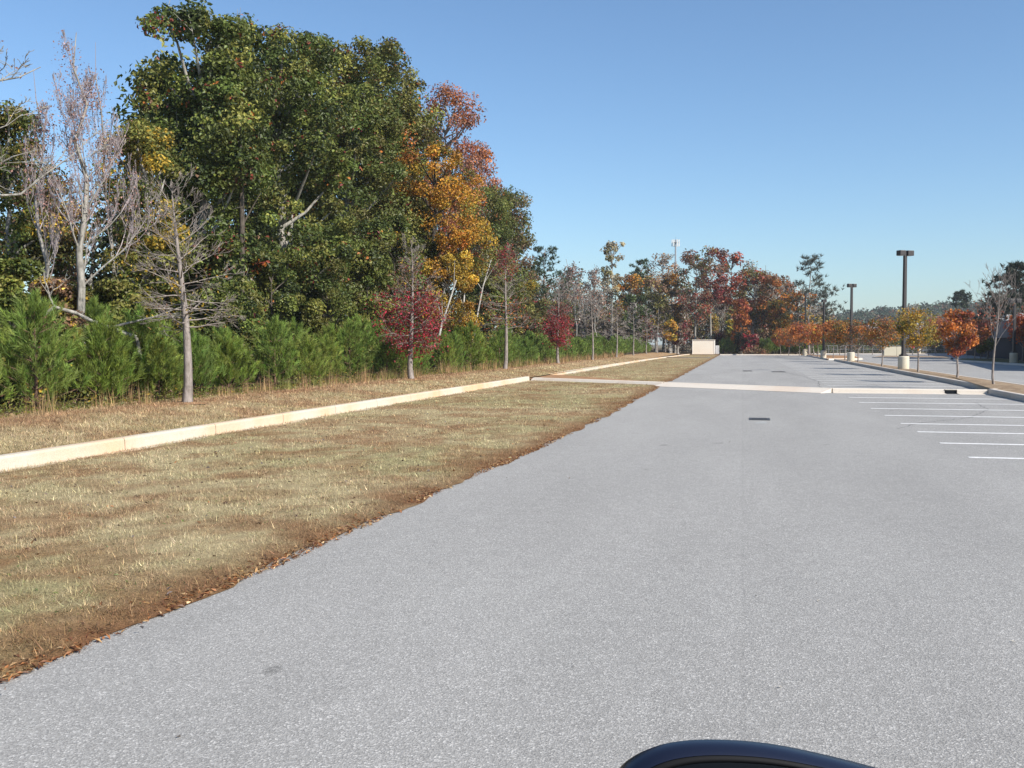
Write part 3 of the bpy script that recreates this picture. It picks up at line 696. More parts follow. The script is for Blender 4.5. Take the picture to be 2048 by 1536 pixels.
def loft(rings, m, nm, par, cap=True):
    n = len(RIM_LOOP); V = [v for r_ in rings for v in r_]; F = [np.array([(k_*n+i, k_*n+(i+1) % n, (k_+1)*n+(i+1) % n, (k_+1)*n+i) for k_ in range(len(rings)-1) for i in range(n)])]
    if cap: F.append(np.array([[ (len(rings)-1)*n+i for i in range(n)]]))
    return mesh(nm, V, F, m, par, smooth=True)
mir = loft([ring(.93,-.026),ring(.965,-.022),ring(.985,-.012),ring(1,0),ring(.995,.03),ring(.96,.06),ring(.86,.085,-.01),ring(.6,.10,-.03),ring(.3,.11,-.05)], M_PAINTC, 'side_mirror', e)
loft([ring(.925,-.026),ring(.90,-.030),ring(.86,-.028),ring(.82,-.012),ring(.81,.0)], M_PLAST, 'bezel', mir, True)
loft([ring(.808,-.004),ring(.5,-.005)], M_MIRR, 'mirror_glass', mir)
c0 = org+cR*(cu[0]+.05)+cU*(cu[1]-.09)+cF*(dm+.02)
MB().tube(tuple(c0), (c0.x+.02, .76, 1.03), .05, .06, 12).build('mirror_arm', M_PLAST, e)
# ================================================================== VEGETATION
P_GREEN = [(G1,5),(G2,4),(G0,2),(G3,2)]; P_GREEN2 = [(G2,4),(G3,4),(G1,3),(OL,2)]
P_ORANGE = [(GO,5),(OR,3),(YE,3),(OL,1)]; P_GOLD = [(YE,5),(GO,3),(OL,2),(G3,1)]; P_PINK = [(PK,5),(OR,3),(RD,1),(OL,1)]
P_RED = [(RD,4),(MR,2),(OR,2),(BR,2)]; P_MAROON = [(MR,4),(CR,2),(RD,2),(BR,1)]; P_CRIM = [((.15,.018,.022),3),(CR,5),(MR,3),((.45,.035,.07),2),(BR,1)]
P_OLIVE = [(OL,5),(G3,3),(YE,1),(BR,1)]; P_TAN = [(TN,4),(BR,2),(GY,3),(PK,1)]; P_BROWN = [(BR,4),(OL,2),(GY,2),(RD,1)]
P_CREAM = [(CM,4),(TN,3),(OL,2)]; P_ISL = [(OR,5),((.50,.17,.035),4),(RD,2),(YE,1),(OL,1)]; P_GOR = [(GO,3),(YE,2),(OL,3),(OR,2)]
def hz(px, X, py): y = onX(px, X); return zat(X, y, py)-ground_z(X)
# ---- young trees of the verge row
ROW = [373,822,1010,1116,1185,1233,1267,1293,1315,1331,1345,1357,1367]
DESC = ['the leafless grey young tree nearest the camera','the young tree with crimson lower leaves nearest the camera','the tall thin young tree with maroon leaves at its top','the smaller young tree with crimson lower leaves','the first bare tree past the crimson ones','the second bare tree past the crimson ones','the third bare tree past the crimson ones','the fourth bare tree past the crimson ones','the fifth bare tree past the crimson ones','the sixth bare tree past the crimson ones','the seventh bare tree past the crimson ones','the eighth bare tree past the crimson ones','the last tree of the row']
SHORT = ['leafless grey tree','near crimson tree','maroon topped tree','far crimson tree','first bare tree','second bare tree','third bare tree','fourth bare tree','fifth bare tree','sixth bare tree','seventh bare tree','eighth bare tree','last row tree']
row_tree(373, 5.3, 'leafless grey young tree leaning left on the verge, nearest the camera', [(260,.07,[(OL,3),(YE,2),(BR,1)],.06,.3,.65)], bend=-.28, tr=.115, nb=46, brl=1.08, lvl=2, b0=.34, oval=True)
row_tree(822, 5.6, 'young tree with a crimson lower crown and bare top', [(3300,.10,P_CRIM,.2,.2,.6),(1500,.08,[(BR,3),(OL,3),(YE,1),(MR,3)],.13,.36,.85)], bend=.03, tr=.12, nb=54, brl=1.02, b0=.24, oval=True)
row_tree(1010, 6.8, 'tall thin young tree with maroon leaves at its top and on one side', [(700,.11,P_MAROON,.12,.78,1.02),(420,.11,[(MR,2),(OR,3),(RD,2)],.14,.2,.62)], bend=.1, tr=.12, nb=46, brl=1.0)
row_tree(1116, 6.2, 'smaller young tree with crimson leaves low in its crown', [(2000,.125,P_CRIM,.22,.2,.52),(900,.11,P_MAROON,.15,.40,.75)], bend=0, tr=.12, nb=44, brl=.8, b0=.24, oval=True)
for k, px in enumerate(ROW[4:]):
    lf = {3:[(250,.16,P_MAROON,.2,.3,.8)], 5:[(150,.2,P_MAROON,.2,.3,.7)], 7:[(200,.2,P_MAROON,.2,.3,.7)], 1:[(180,.13,P_OLIVE,.2,.5,1)]}.get(k, [])
    nth = ['first','second','third','fourth','fifth','sixth','seventh','eighth','ninth and last'][k]
    row_tree(px, (6.3,6.1,6.4,6.6,7,6.6,6.8,6.5,6.6)[k], f'bare slim young tree, {nth} in the row beyond the crimson ones', lf, bend=U(-.1,.1), tr=.10, nb=26 if k < 4 else 16, lvl=2 if k < 4 else 1, minr=.008+.002*k, brl=1.0)
# ---- big trees of the wood edge: px, X, top py
WG = 'trees along the edge of the wood'
def wt(name, px, X, pyt, label, palette, cwpx, **k):
    y = onX(px, X); H = zat(X, y, pyt)-ground_z(X); dpt = depth(X, y); rx = cwpx/2*dpt/FPX
    return crown_tree(name, X, y, H, label, palette, rx=rx, group=WG, **k)
spk = lambda P: (vnoise(P[:,0]*3+P[:,1]*7, P[:,2]*3, 1.6, 3) > .83)
wt('broadleaf_tree', 410, -20, 42, 'tallest dark green tree with flecks of red, left peak of the wood', P_GREEN, 310, zc=.5, rz=7.8, box=.78, nc=400, rc=.60, lpc=165, ls=.165, flat=.75, tr=.3, tm=M_PALE, extra=[(spk, P_RED, .5)], twigs=2, shell=.35)
wt('broadleaf_tree', 565, -20.5, 78, 'broad dark green tree right of the tallest one', P_GREEN, 330, zc=.5, rz=8.2, box=.74, nc=430, rc=.64, lpc=165, ls=.17, flat=.75, tr=.3, tm=M_PALE, extra=[(spk, P_RED, .4)], shell=.35)
wt('broadleaf_tree', 700, -21, 92, 'green rounded tree in the middle of the wood edge', P_GREEN2, 265, zc=.5, rz=8.6, box=.74, nc=400, rc=.70, lpc=160, ls=.18, flat=.75, tr=.28, extra=[(spk, P_RED, .4)], shell=.35)
wt('broadleaf_tree', 790, -21.5, 140, 'olive green tree touched with orange beside the golden one', [(G3,3),(OL,4),(G2,3),(OR,.7)], 170, zc=.5, rz=7.4, box=.8, nc=240, rc=.70, lpc=130, ls=.20, tr=.25)
wt('autumn_tree', 890, -23, 185, 'pinkish orange topped tree behind the golden one', P_PINK, 150, zc=.45, rz=7, nc=85, rc=1.05, lpc=150, ls=.2, tr=.2)
wt('autumn_tree', 852, -18.8, 300, 'bright golden orange tree glowing at the right of the wood', [(GO,5),(OR,2),(YE,4),(OL,2),(G3,2)], 215, zc=.5, rz=4.6, nc=130, rc=.62, lpc=170, ls=.16, tr=.2, lean=(.6, .3), tm=M_DARK)
wt('autumn_tree', 900, -17.0, 510, 'low golden yellow tree between pines and the orange tree', P_GOLD, 120, zc=.5, rz=3.0, nc=70, rc=.55, lpc=180, ls=.14, tr=.1)
wt('autumn_tree', 965, -23, 292, 'slim tree with a sparse pinkish top above green', P_PINK, 80, zc=.5, rz=5.5, nc=60, rc=1.0, lpc=130, ls=.22, tr=.2)
wt('broadleaf_tree', 975, -21, 370, 'dark green tree behind the two pale trunks', P_GREEN2, 130, zc=.5, rz=6.2, nc=110, rc=1.0, lpc=190, ls=.19, tr=.2, tm=M_PALE)
wt('broadleaf_tree', 1022, -22, 385, 'brownish green tree at the right end of the near wood', [(OL,3),(TN,2),(G2,2),(BR,2)], 85, zc=.5, rz=6.5, nc=75, rc=1.1, lpc=150, ls=.24, tr=.2)
wt('broadleaf_tree', 292, -18, 255, 'yellowish green tree behind the leafless young tree', [(G3,3),(OL,3),(G2,4),(YE,2)], 150, zc=.5, rz=5.0, nc=150, rc=.5, lpc=170, ls=.11, tr=.16)
wt('broadleaf_tree', 20, -21, 215, 'olive green tree at the left edge of the photo', [(OL,3),(G1,3),(G2,3),(YE,1)], 170, zc=.5, rz=5.4, nc=160, rc=.5, lpc=170, ls=.12, tr=.2)
wt('broadleaf_tree', 90, -23, 330, 'brownish olive tree low behind the tall bare tree', [(OL,4),(BR,3),(YE,2),(G1,2)], 150, zc=.5, rz=4.2, nc=130, rc=.5, lpc=150, ls=.12, tr=.16)
wt('broadleaf_tree', 185, -24, 400, 'dark shaded tree behind the trunk of the tall bare tree', [(G1,3),(OL,2),(BR,1)], 160, zc=.5, rz=4.2, nc=60, rc=.85, lpc=120, ls=.19, tr=.16)
# second rank closing the wood
for px, X, pyt, cw, pl, lb in ((350,-26,120,200,P_GREEN,'dark green tree deep in the wood behind the tallest tree'),(500,-27,90,230,P_GREEN,'dark green tree deep in the wood between the two tallest crowns'),
    (640,-27,110,220,P_GREEN,'dark green tree deep in the wood right of the two tallest crowns'),(760,-27,190,180,P_GREEN2,'dark green tree deep in the wood behind the olive one'),(860,-28,330,150,P_GREEN2,'green tree deep in the wood behind the golden tree'),
    (940,-28,370,110,P_GREEN2,'green tree deep in the wood behind the pale trunks'),(1000,-28,430,90,P_OLIVE,'olive tree deep in the wood at its right end')):
    wt('broadleaf_tree', px, X, pyt, lb, pl, cw, zc=.5, rz=7.0, nc=80, rc=1.35, lpc=110, ls=.30, tr=.22, tm=M_DARK, shell=.3)
# understorey
us = [(330,-17.2,480,110,[(G2,3),(G3,2),(YE,1),(OL,2)],'leafy green understorey tree behind the leafless young tree'),(450,-17.5,560,110,P_GREEN,'dark green understorey tree under the tallest tree'),
      (545,-18,500,110,P_GREEN,'dense green understorey tree before the tallest trees'),(655,-17.6,520,110,P_GREEN2,'green understorey tree right of the broad dark green tree'),
      (735,-17.8,480,100,P_GREEN2,'green understorey tree left of the nearest crimson tree'),(790,-18,430,100,P_GREEN,'green understorey tree behind the nearest crimson tree'),
      (850,-19,420,90,P_GREEN2,'green understorey tree under the golden tree'),(235,-17,560,110,P_GREEN2,'yellow green understorey tree right of the pale bare trunk'),
      (110,-17.5,560,110,[(OL,3),(BR,3),(YE,2)],'brownish understorey tree left of the pale bare trunk'),(20,-17,520,110,P_GREEN2,'green understorey tree at the left edge'),
      (985,-18.5,560,60,P_GREEN2,'green understorey tree right of the two pale trunks'),(1045,-19,560,60,P_OLIVE,'olive understorey tree right of the thin maroon topped tree'),
      (1075,-20,600,50,[(G1,2),(OL,2),(MR,1)],'mixed green understorey tree left of the smaller crimson tree')]
for px, X, pyt, cw, pl, lb in us:
    y = onX(px, X); H = zat(X, y, pyt)-ground_z(X); rx = cw/2*depth(X, y)/FPX
    crown_tree('understorey_tree', X, y, H, lb, pl, rx=rx, zc=.5, rz=H*.53, nc=55, rc=rx*.40, lpc=220, ls=.12 if px < 700 else .17, tr=.07, tm=M_DARK, group='understorey trees of the wood')
for i, px in enumerate(list(range(-40, 760, 62))+[800, 880, 950]):      # brush on the wood floor
    X = -16.6-(i % 3)*.8; nm = ['left edge of the photo','left edge of the photo','pale bare trunk','pale bare trunk'][min(i, 3)]
    bush('brush', X, onX(px, X), U(1.8, 2.7), U(1.2, 1.7), f'leafy green brush in the shade behind the young pines, {["first","second","third","fourth","fifth","sixth","seventh","eighth","ninth","tenth","eleventh","twelfth","thirteenth","fourteenth","fifteenth","sixteenth"][i]} from the left', [(G2,3),(G3,3),(G1,3),(OL,1),(YE,.5)], 2200, .13, group='brush behind the young pines')
n = 900; yb = U(5, 235, n); xb = -U(30, 34, n); cz = .5+U(0, 1, n)*7.5; ci = np.repeat(np.arange(n), 55); q = unit(rng.normal(size=(len(ci), 3)))
P = np.stack([xb, yb, cz], 1)[ci]+q*(U(.05, 1, len(ci))**.5)[:, None]*1.7; V, F, C = leaves(P, .4, pal([(G1,3),(G0,4),(OL,2),(BR,2)], len(ci), ci), q)
tag(mesh('deep_woods', V, F, M_LEAF, None, C), 'dark green mass of the deep wood behind the edge trees', 'woods', kind='stuff')
# pale trunks standing in the wood
def trunks(name, px, X, pyt, label, forks, r=.16, tm=None, stubs=4):
    y = onX(px, X); H = zat(X, y, pyt)-ground_z(X); e = empty(name, (X, y, ground_z(X)), label, 'tree', 'pale trunks in the wood'); S = []
    for dx, dz in forks:
        p = np.array([0, 0, 0.]); 
        for t in (.25,.5,.75,1): q = np.array([dx*t*t+rng.normal(0,.06), dx*.4*t, H*t*dz]); S.append([*p, *q, r*(1.1-t*.5), r*(1-t*.6)]); p = q
        for _ in range(stubs):
            t = U(.4,1); b = np.array([dx*t*t, dx*.4*t, H*t*dz]); q = b+np.array([U(-1,1), U(-.6,.6), U(.5,1.6)]); S.append([*b, *q, r*.3, r*.08])
    V, F = tubes(S, 8); mesh('trunk', V, F, tm or M_LIME, e, smooth=True)
M_LIME = bark('whitish_bark', (.30,.28,.25), (.55,.53,.49), .8)
trunks('pale_trunk', 928, -17.2, 500, 'left one of two whitish leaning trunks behind the young pines', [(.1,1)], .085)
trunks('pale_trunk', 942, -17.0, 520, 'right one of two whitish leaning trunks behind the young pines', [(1.3,1)], .075)
trunks('pale_trunk', 482, -18.4, 230, 'dark grey straight trunk rising before the tallest green tree', [(.1,1)], .15, M_DARK)
trunks('pale_trunk', 872, -17.0, 560, 'short pale trunk leaning right under the golden leaves', [(1.1,1)], .09)
# tall bare trees at the left
P_PUR = [((.30,.17,.15),4),((.36,.20,.16),3),(BR,1)]
bare_tree('bare_tree', -16.8, onX(168, -16.8), hz(160,-16.8,25), 'tall bare tree with mottled pale trunk and purplish twigs', M_PALE, twm=M_PURP, tr=.135, lvl=4, minr=.0045, leafspec=[(2600,.055,P_PUR,.1,.45,1.1)], group=None, forks=7, fh=.36, up=.24, spread=.7, L0=.37, lean=(-.2,.2), nch=(4,7))
bare_tree('bare_tree', -18.5, onX(245, -18.5), hz(245,-18.5,60), 'slimmer bare tree with purplish twigs left of the tallest green tree', M_BARK, twm=M_PURP, tr=.085, lvl=4, minr=.0045, nch=(3,6), L0=.36, leafspec=[(500,.07,P_PUR,.1,.5,1.1)], forks=5, fh=.35, up=.32, spread=.45, lean=(-.6,-.3))
bare_tree('bare_tree', -18, onX(85, -18), hz(85,-18,110), 'bare tree with upright purplish twigs left of the mottled trunk', M_BARK, twm=M_PURP, tr=.085, lvl=4, minr=.0045, nch=(3,6), L0=.36, leafspec=[(700,.07,P_PUR,.1,.5,1.1)], forks=5, fh=.35, up=.32, spread=.5)
# tree standing just left of the frame whose pale limbs reach in
X = -14.9; y = onX(-95, X); e = empty('bare_tree', (X, y, ground_z(X)), 'pale limbed bare tree reaching in from the left edge', 'tree'); S = []; T = []
for i in range(8): S.append([0,0,i*.85,0,0,(i+1)*.85,.2*(1-i*.09),.2*(1-(i+1)*.09)])
cRv = np.array([math.cos(YAW), math.sin(YAW), 0])
for z_, L, el, r in ((4.1,2.6,.22,.035),(4.4,1.9,.05,.024),(6.1,1.9,.5,.03),(6.5,1.9,.35,.03),(5.3,1.5,.2,.02)):
    d = unit(cRv*math.cos(el)+np.array([0,U(-.2,.2),math.sin(el)])); grow(np.array([0,0,z_]), d, L, r, 3, S, T, up=.03, nch=(3,6), spread=.6, kink=.2, minr=.005, ratio=.5)
for i in range(14):
    az = i*2.4; el = U(.5, 1.1); grow(np.array([0, 0, 3.5+i*.25]), np.array([math.cos(az)*math.cos(el)*(-1 if math.cos(az) > .3 else 1), math.sin(az)*math.cos(el), math.sin(el)]), U(1.5, 2.6), .04, 3, S, T, up=.1, nch=(3,5), spread=.6, kink=.18, minr=.005)
V, F = tubes(S, 6); mesh('trunk', V, F, M_PALE, e, smooth=True)
V, F, C = leaf_on(T, 260, .06, P_PUR, .1, (4.5, 12)); mesh('crown', V, F, M_LEAF, e, C)
y = onX(52, -17.6); e = empty('fallen_limb', (-16.3, y, ground_z(-16)), 'crooked pale dead limb arching over the young pines at the left edge', 'branch'); S = []; T = []
y0 = 0
pts = [(-.9,-.6,2.15),(-.5,-.3,2.12),(-.3,-.2,2.3),(.1,.1,2.15),(.35,.2,2.0),(.75,.5,1.8),(1.3,.8,1.55),(1.5,1.0,0)]
for a, b, r in zip(pts[:-1], pts[1:], (.05,.05,.05,.05,.05,.055,.06)): S.append([*a, *b, r*.8, r])
grow(np.array(pts[5]), unit(np.array([.9,.5,.35])), 2.2, .035, 2, S, T, up=.0, nch=(3,5), kink=.15)
grow(np.array(pts[2]), unit(np.array([-.3,-.2,.6])), 1.0, .03, 2, S, T, up=.0, nch=(3,5), kink=.15)
V, F = tubes(S, 7); mesh('limb', V, F, M_PALE, e, smooth=True)

# ---- young pines (shared meshes, one object each)
PM = []
for k in range(8):
    H = (2.45,2.0,2.2,1.8,2.3,2.1,1.7,2.5)[k]; Rm = (1.05,.85,.8,.85,.95,.75,.85,1.0)[k]
    nd, tb = pine_mesh(H, Rm, 240, 44, tone=[(.165,.23,.048),(.205,.255,.052),(.145,.215,.045),(.18,.24,.045)][k % 4])
    V, F, C = nd; oc = mesh('crown', V, F, M_NEED, None, C); V, F = tb; ot = mesh('trunk', V, F, M_BROWN, None, smooth=True); PM.append((oc.data, ot.data)); D.objects.remove(oc); D.objects.remove(ot)
PF = []
for k in range(4):
    nd, tb = pine_mesh(2.2, .95, 110, 22, .24, .035, tone=(.18,.25,.055))
    V, F, C = nd; oc = mesh('crown', V, F, M_NEED, None, C); V, F = tb; ot = mesh('trunk', V, F, M_BROWN, None); PF.append((oc.data, ot.data)); D.objects.remove(oc); D.objects.remove(ot)
CNT = {}
ORD = ['first','second','third','fourth','fifth','sixth','seventh','eighth','ninth','tenth','eleventh','twelfth','thirteenth','fourteenth','fifteenth','sixteenth','seventeenth','eighteenth','nineteenth','twentieth','twenty first','twenty second','twenty third','twenty fourth','twenty fifth','twenty sixth','twenty seventh','twenty eighth','twenty ninth','thirtieth']
def put_pine(x, y, s, far, label, group='young pines in a hedge along the verge'):
    a = (PF if far else PM)[rng.integers(0, 4 if far else 8)]; e = empty('young_pine', (x, y, ground_z(x) if x < -10 else .08), label, 'pine', group, U(0, 6.28)); e.scale = (s, s, s*U(.92, 1.1))
    for nm, me in (('crown', a[0]), ('trunk', a[1])): o = D.objects.new(nm, me); COL.objects.link(o); o.parent = e
pts = []; y = 14.6
while y < 164: pts.append((-14.75+U(-.45, .45), y, U(.7, .98) if y < 32 else U(.55, 1.05))); y += U(1.6, 2.7)*(1 if y < 70 else 1.2)
y = 17.
while y < 120: pts.append((-16.6+U(-.4, .4), y, U(.7, 1.1))); y += U(2.4, 3.8)
pts.append((-15.1, onX(282, -15.1), .95)); pts = sorted(pts, key=lambda p: pxof(p[0], p[1]))
for x, y, s in pts:
    p = pxof(x, y); i = int(np.searchsorted(ROW, p)); back = 'back rank' if x < -15.8 else 'front rank'; kk = (i, back); n = CNT.get(kk, 0); CNT[kk] = n+1
    where = f'left of the {SHORT[0]}' if i == 0 else (f'right of the {SHORT[i-1]}' if i == len(ROW) else f'between {SHORT[i-1]} and {SHORT[i]}')
    put_pine(x, y, s, y > 70, f'young pine, {ORD[n]} of the {back} {where}')
for i, px in enumerate(range(1447, 1636, 11)):
    if 1474 < px < 1492: continue
    yy = 174+U(-1.5, 1.5); put_pine(onY(px, yy), yy, U(.95, 1.25), True, f'young pine at the far end of the lot, {ORD[i]} from the cream enclosure', 'young pines closing the end of the lot')
# dark conifer
yy = 170; crown_tree('dark_conifer', onY(1483, yy), yy, 4.1, 'very dark dense conifer bush at the far end of the lot', [((.012,.02,.01),3),((.02,.032,.014),2)], rx=1.35, rz=2.1, nc=26, rc=.6, lpc=80, ls=.2, tr=.08, tm=M_DARK, z0=.08, flat=1.2)

# ---- background woods beyond the lot
BG = 'trees of the far wood'
def ft(kind, name, px, Y, pyt, label, palette, wpx, **k):
    x = onY(px, Y); H = zat(x, Y, pyt); rx = wpx/2*depth(x, Y)/FPX
    if kind == 'c': return crown_tree(name, x, Y, H, label, palette, rx=rx, group=BG, z0=0, **{**dict(zc=.5, rz=H*.36, nc=46, rc=rx*.36, lpc=75, ls=.42, tr=.22, fork=.5), **k})
    return bare_tree(name, x, Y, H, label, z0=0, group=BG, **{**dict(tr=.14, lvl=3, minr=.025, up=.22, spread=.6, nside=4, leafspec=[(900,.32,palette,.3,.3,1.1)] if palette else ()), **k})
far_pine('tall_pine', -24, onX(1088,-24), hz(1088,-24,488), 'dark blue green pine at the right end of the near wood', BG, nb=36, sh=13, Rm=3.6, b0=.25, L=.42, wd=.07, tone=(.05,.075,.04))
far_pine('tall_pine', -25, onX(1060,-25), hz(1060,-25,520), 'dark pine partly hidden left of the blue green pine', BG, nb=30, sh=12, Rm=3., b0=.2, L=.4, wd=.07, tone=(.055,.08,.035))
LT = [
 ('b','bare_tree',1128,150,545,'grey brown bare tree left of the tallest pale crowned tree',[(GY,2),(BR,3)],60,{}),
 ('b','bare_tree',1158,160,508,'reddish grey bare tree with pale leaning stems',[(GY,2),(RD,1),(BR,3)],60,dict(lean=(-2,0))),
 ('b','bare_tree',1190,165,520,'pale grey bare tree with fine twigs left of the cream crowned tree',[(GY,2),(PK,1)],60,dict(tm=M_PALE)),
 ('c','autumn_tree',1224,172,484,'tall tree with a cream yellow crown on a thin pale trunk',P_CREAM,46,dict(rz=5.2,tm=M_PALE,lpc=45,nc=40)),
 ('c','broadleaf_tree',1170,185,580,'reddish brown thicket tree behind the bare stems',P_BROWN,80,{}),
 ('c','autumn_tree',1262,178,548,'orange yellow tree with a pine standing behind',P_GOR,66,{}),
 ('c','broadleaf_tree',1272,172,588,'dark green tree below the orange yellow crown',[(G0,3),(G1,3)],62,{}),
 ('c','broadleaf_tree',1312,176,556,'olive green rounded tree beneath the feathery tan crown',P_OLIVE,64,{}),
 ('c','autumn_tree',1326,200,506,'feathery tan orange tree left of the mast',[(TN,3),((.40,.22,.10),3),(GY,1)],60,dict(lpc=40)),
 ('c','autumn_tree',1342,182,548,'golden brown tree under the mast',[(GO,2),(OL,2),(BR,2)],50,{}),
 ('c','autumn_tree',1391,176,498,'tall red brown tree with an olive middle above the cream enclosure',[(BR,4),(OL,3),(RD,2),(PK,1)],74,dict(tm=M_PALE,lpc=60,twigs=3)),
 ('c','autumn_tree',1421,178,496,'tall purplish red tree with a pale straight trunk',[(MR,1.5),(RD,2),(PK,2),(BR,2)],62,dict(tm=M_PALE,lpc=60,rz=5.5,twigs=2)),
 ('c','autumn_tree',1462,182,506,'bright red crowned tree right of the purplish one',[(RD,3),((.38,.085,.04),3),(OL,2),(BR,2)],62,dict(lpc=65,rz=6)),
 ('b','bare_tree',1440,195,560,'dark bare tree among the red crowns',[(GY,1),(BR,2)],60,{}),
 ('b','bare_tree',1530,205,522,'fine tan grey leafless tree behind the red topped one',[(GY,2),(TN,3)],90,dict(lvl=4,nch=(3,6))),
 ('c','autumn_tree',1508,184,540,'red topped tree with green lower limbs',[(RD,2),(OL,4),(GO,1),(OR,1)],70,dict(rz=5.5)),
 ('c','autumn_tree',1482,172,600,'narrow orange column tree right of the white roofed shelter',[(OR,4),(RD,3)],26,dict(rz=4.6,rc=.8)),
 ('c','autumn_tree',1545,182,550,'orange brown tree in the middle of the far wood',[(OR,3),(BR,2),(OL,2)],62,{}),
 ('b','bare_tree',1578,188,545,'pinkish bare tree behind the golden green one',[(PK,3),(OR,2)],56,{}),
 ('c','autumn_tree',1594,180,580,'golden green tree with dark forked trunk near the conifer',P_GOR,66,dict(tm=M_DARK,lpc=60)),
 ('c','autumn_tree',1560,176,600,'golden olive tree with gaps showing the sky',P_GOR,56,dict(tm=M_DARK,lpc=50)),
 ('c','broadleaf_tree',1636,190,632,'green and gold tree under the sparse conifer',[(G2,2),(YE,2),(OL,2)],60,dict(rc=1.4)),
 ('c','broadleaf_tree',1502,195,620,'brown shaded thicket right of the orange column',P_BROWN,70,{}),
 ('c','broadleaf_tree',1350,195,610,'dark brown green thicket left of the cream enclosure',P_BROWN,70,{}),
 ('c','broadleaf_tree',1405,200,600,'olive brown thicket behind the cream enclosure',[(OL,3),(BR,2),(YE,1)],70,dict(lpc=60)),
 ('c','broadleaf_tree',1450,205,625,'dark olive thicket behind the white roofed shelter',[(OL,2),(G1,3),(BR,1)],60,dict(lpc=60)),
 ('c','broadleaf_tree',1235,190,610,'brown thicket behind the cream crowned tree',P_BROWN,80,{}),
 ('c','broadleaf_tree',1290,195,620,'olive brown thicket behind the dark green tree',[(OL,3),(BR,2),(YE,1)],80,{}),
 ('c','broadleaf_tree',1110,140,600,'green brown thicket left of the bare grey trees',[(OL,3),(G1,2),(BR,2)],70,dict(ls=.35)),
 ('c','broadleaf_tree',1560,200,640,'dark thicket behind the golden olive tree',[(OL,2),(BR,3),(G0,2)],90,{}),
 ('c','autumn_tree',1446,179,664,'low maroon shrub tree right of the cream enclosure',[(MR,2),(BR,3)],34,dict(rz=1.8,rc=.6)),
 ('c','autumn_tree',1466,177,640,'yellow green slim tree left of the dark conifer',[(YE,3),((.30,.30,.05),4),(OL,1)],26,dict(rz=2.8,rc=.6,lpc=40)),
 ('c','autumn_tree',1356,168,648,'maroon shrub tree among the last row trees',[(MR,3),(BR,2),(GY,2)],44,dict(rz=1.8,rc=.6,lpc=35)),
 ('c','autumn_tree',1340,166,640,'small yellow orange tree among the last row trees',[(YE,3),(GO,3),(OL,2)],26,dict(rz=1.8,rc=.6,lpc=35)),
 ('c','autumn_tree',1500,169,668,'low crimson brown shrub right of the dark conifer',[(MR,2),(CR,1),(BR,3)],36,dict(rz=1.3,rc=.6,lpc=40)),
]
for kd, nm, px, Y, pt, lb, pl, wpx, k in LT: ft(kd, nm, px, Y, pt, lb, pl, wpx, **k)
far_pine('tall_pine', onY(1282, 205), 205, zat(onY(1282,205),205,515), 'green pine crown rising behind the orange yellow tree', BG, z0=0, nb=22, sh=12, Rm=3.8, b0=.6, L=.6, wd=.12, tone=(.07,.10,.04))
far_pine('sparse_conifer', onY(1618, 172), 172, zat(onY(1618,172),172,508), 'tall sparse grey green conifer with drooping limbs against the sky', BG, z0=0, nb=40, sh=8, Rm=4.3, b0=.3, L=.8, wd=.09, tone=(.085,.095,.07), gap=.15, tm=M_TWIG, per=12, tr=.22)
far_pine('sparse_conifer', onY(1628, 174), 174, zat(onY(1628,174),174,570), 'leaning sparse conifer limb spreading right beside the tall one', BG, z0=0, nb=16, sh=8, Rm=5.0, b0=.45, L=.7, wd=.09, tone=(.085,.095,.07), az0=0, tm=M_TWIG, per=12, tr=.15)
for i, (px, Y, h_) in enumerate(((1500,167,1.3),(1512,167,1.6),(1524,167,1.2))): bush('dry_shrub', onY(px, Y), Y, h_, 1.2, f'low orange brown shrub at the far end of the lot, {["left","middle","right"][i]} of three', [(BR,3),(PK,2),(OL,2)], 500, .22, z0=.08, group='low dry shrubs')

# the wood behind, seen only as one mass
n = 620; px_ = U(1050, 1660, n); Yb = U(205, 235, n); xb = onY_arr(px_, Yb); top = 575+28*np.sin(px_/31)+18*np.sin(px_/11+1)+np.clip(px_-1560, 0, 200)*.5
zt = CAMH+(688-top)/FPX*depth(xb, Yb); cz = U(0, 1, n)**.8*zt; ci = np.repeat(np.arange(n), 60); q = unit(rng.normal(size=(len(ci), 3)))
P = np.stack([xb, Yb, cz], 1)[ci]+q*(U(.05, 1, len(ci))**.5)[:, None]*1.9; P[:, 2] = np.maximum(P[:, 2], .1)
V, F, C = leaves(P, .5, pal([(GY,5),(BR,4),(OL,3),(TN,3),(G1,2),(PK,1),(RD,1)], len(ci), ci), q)
tag(mesh('far_woods', V, F, M_LEAF, None, C), 'brown and olive wood massed behind the far autumn trees', 'woods', kind='stuff')
# ---- orange island trees
IG = 'young orange trees in the planted islands'
def it(px, x, y, H, label, pal_, R_, ct=.35, lpc=90, nc=34, ls=.13, bareness=0, z0=.19, group=IG):
    H = H*.94; cz = H*(1+ct)/2; rz = H*(1-ct)/2
    return crown_tree('island_tree', x, y, H, label, pal_, rx=R_, rz=rz, nc=nc, rc=R_*.42, lpc=lpc, ls=ls, tr=.055, tm=M_TWIG, group=group, z0=z0, fork=ct*1.1, twigs=2)
row_tree(1984, 4.1, 'bare vase shaped young tree at the corner of the near island', [(120,.09,[(PK,2),(RD,1),(BR,1)],.1,.3,.8)], X=9.6, y=42.3, z0=.19, tr=.05, bend=.12, nb=13, vase=True, b0=.36, lvl=2, minr=.004, name='island_tree', group=IG)
it(1899, 9.75, 49.9, 3.4, 'orange red young tree, right of the yellow green one in the near island', [(OR,4),((.5,.17,.03),3),(RD,3),(BR,1)], .82)
it(1838, 9.75, 60.5, 3.95, 'yellow green young tree right of the tallest lamp post', [(YE,4),(OL,4),(GO,2),(G3,2)], 1.3, ct=.36)
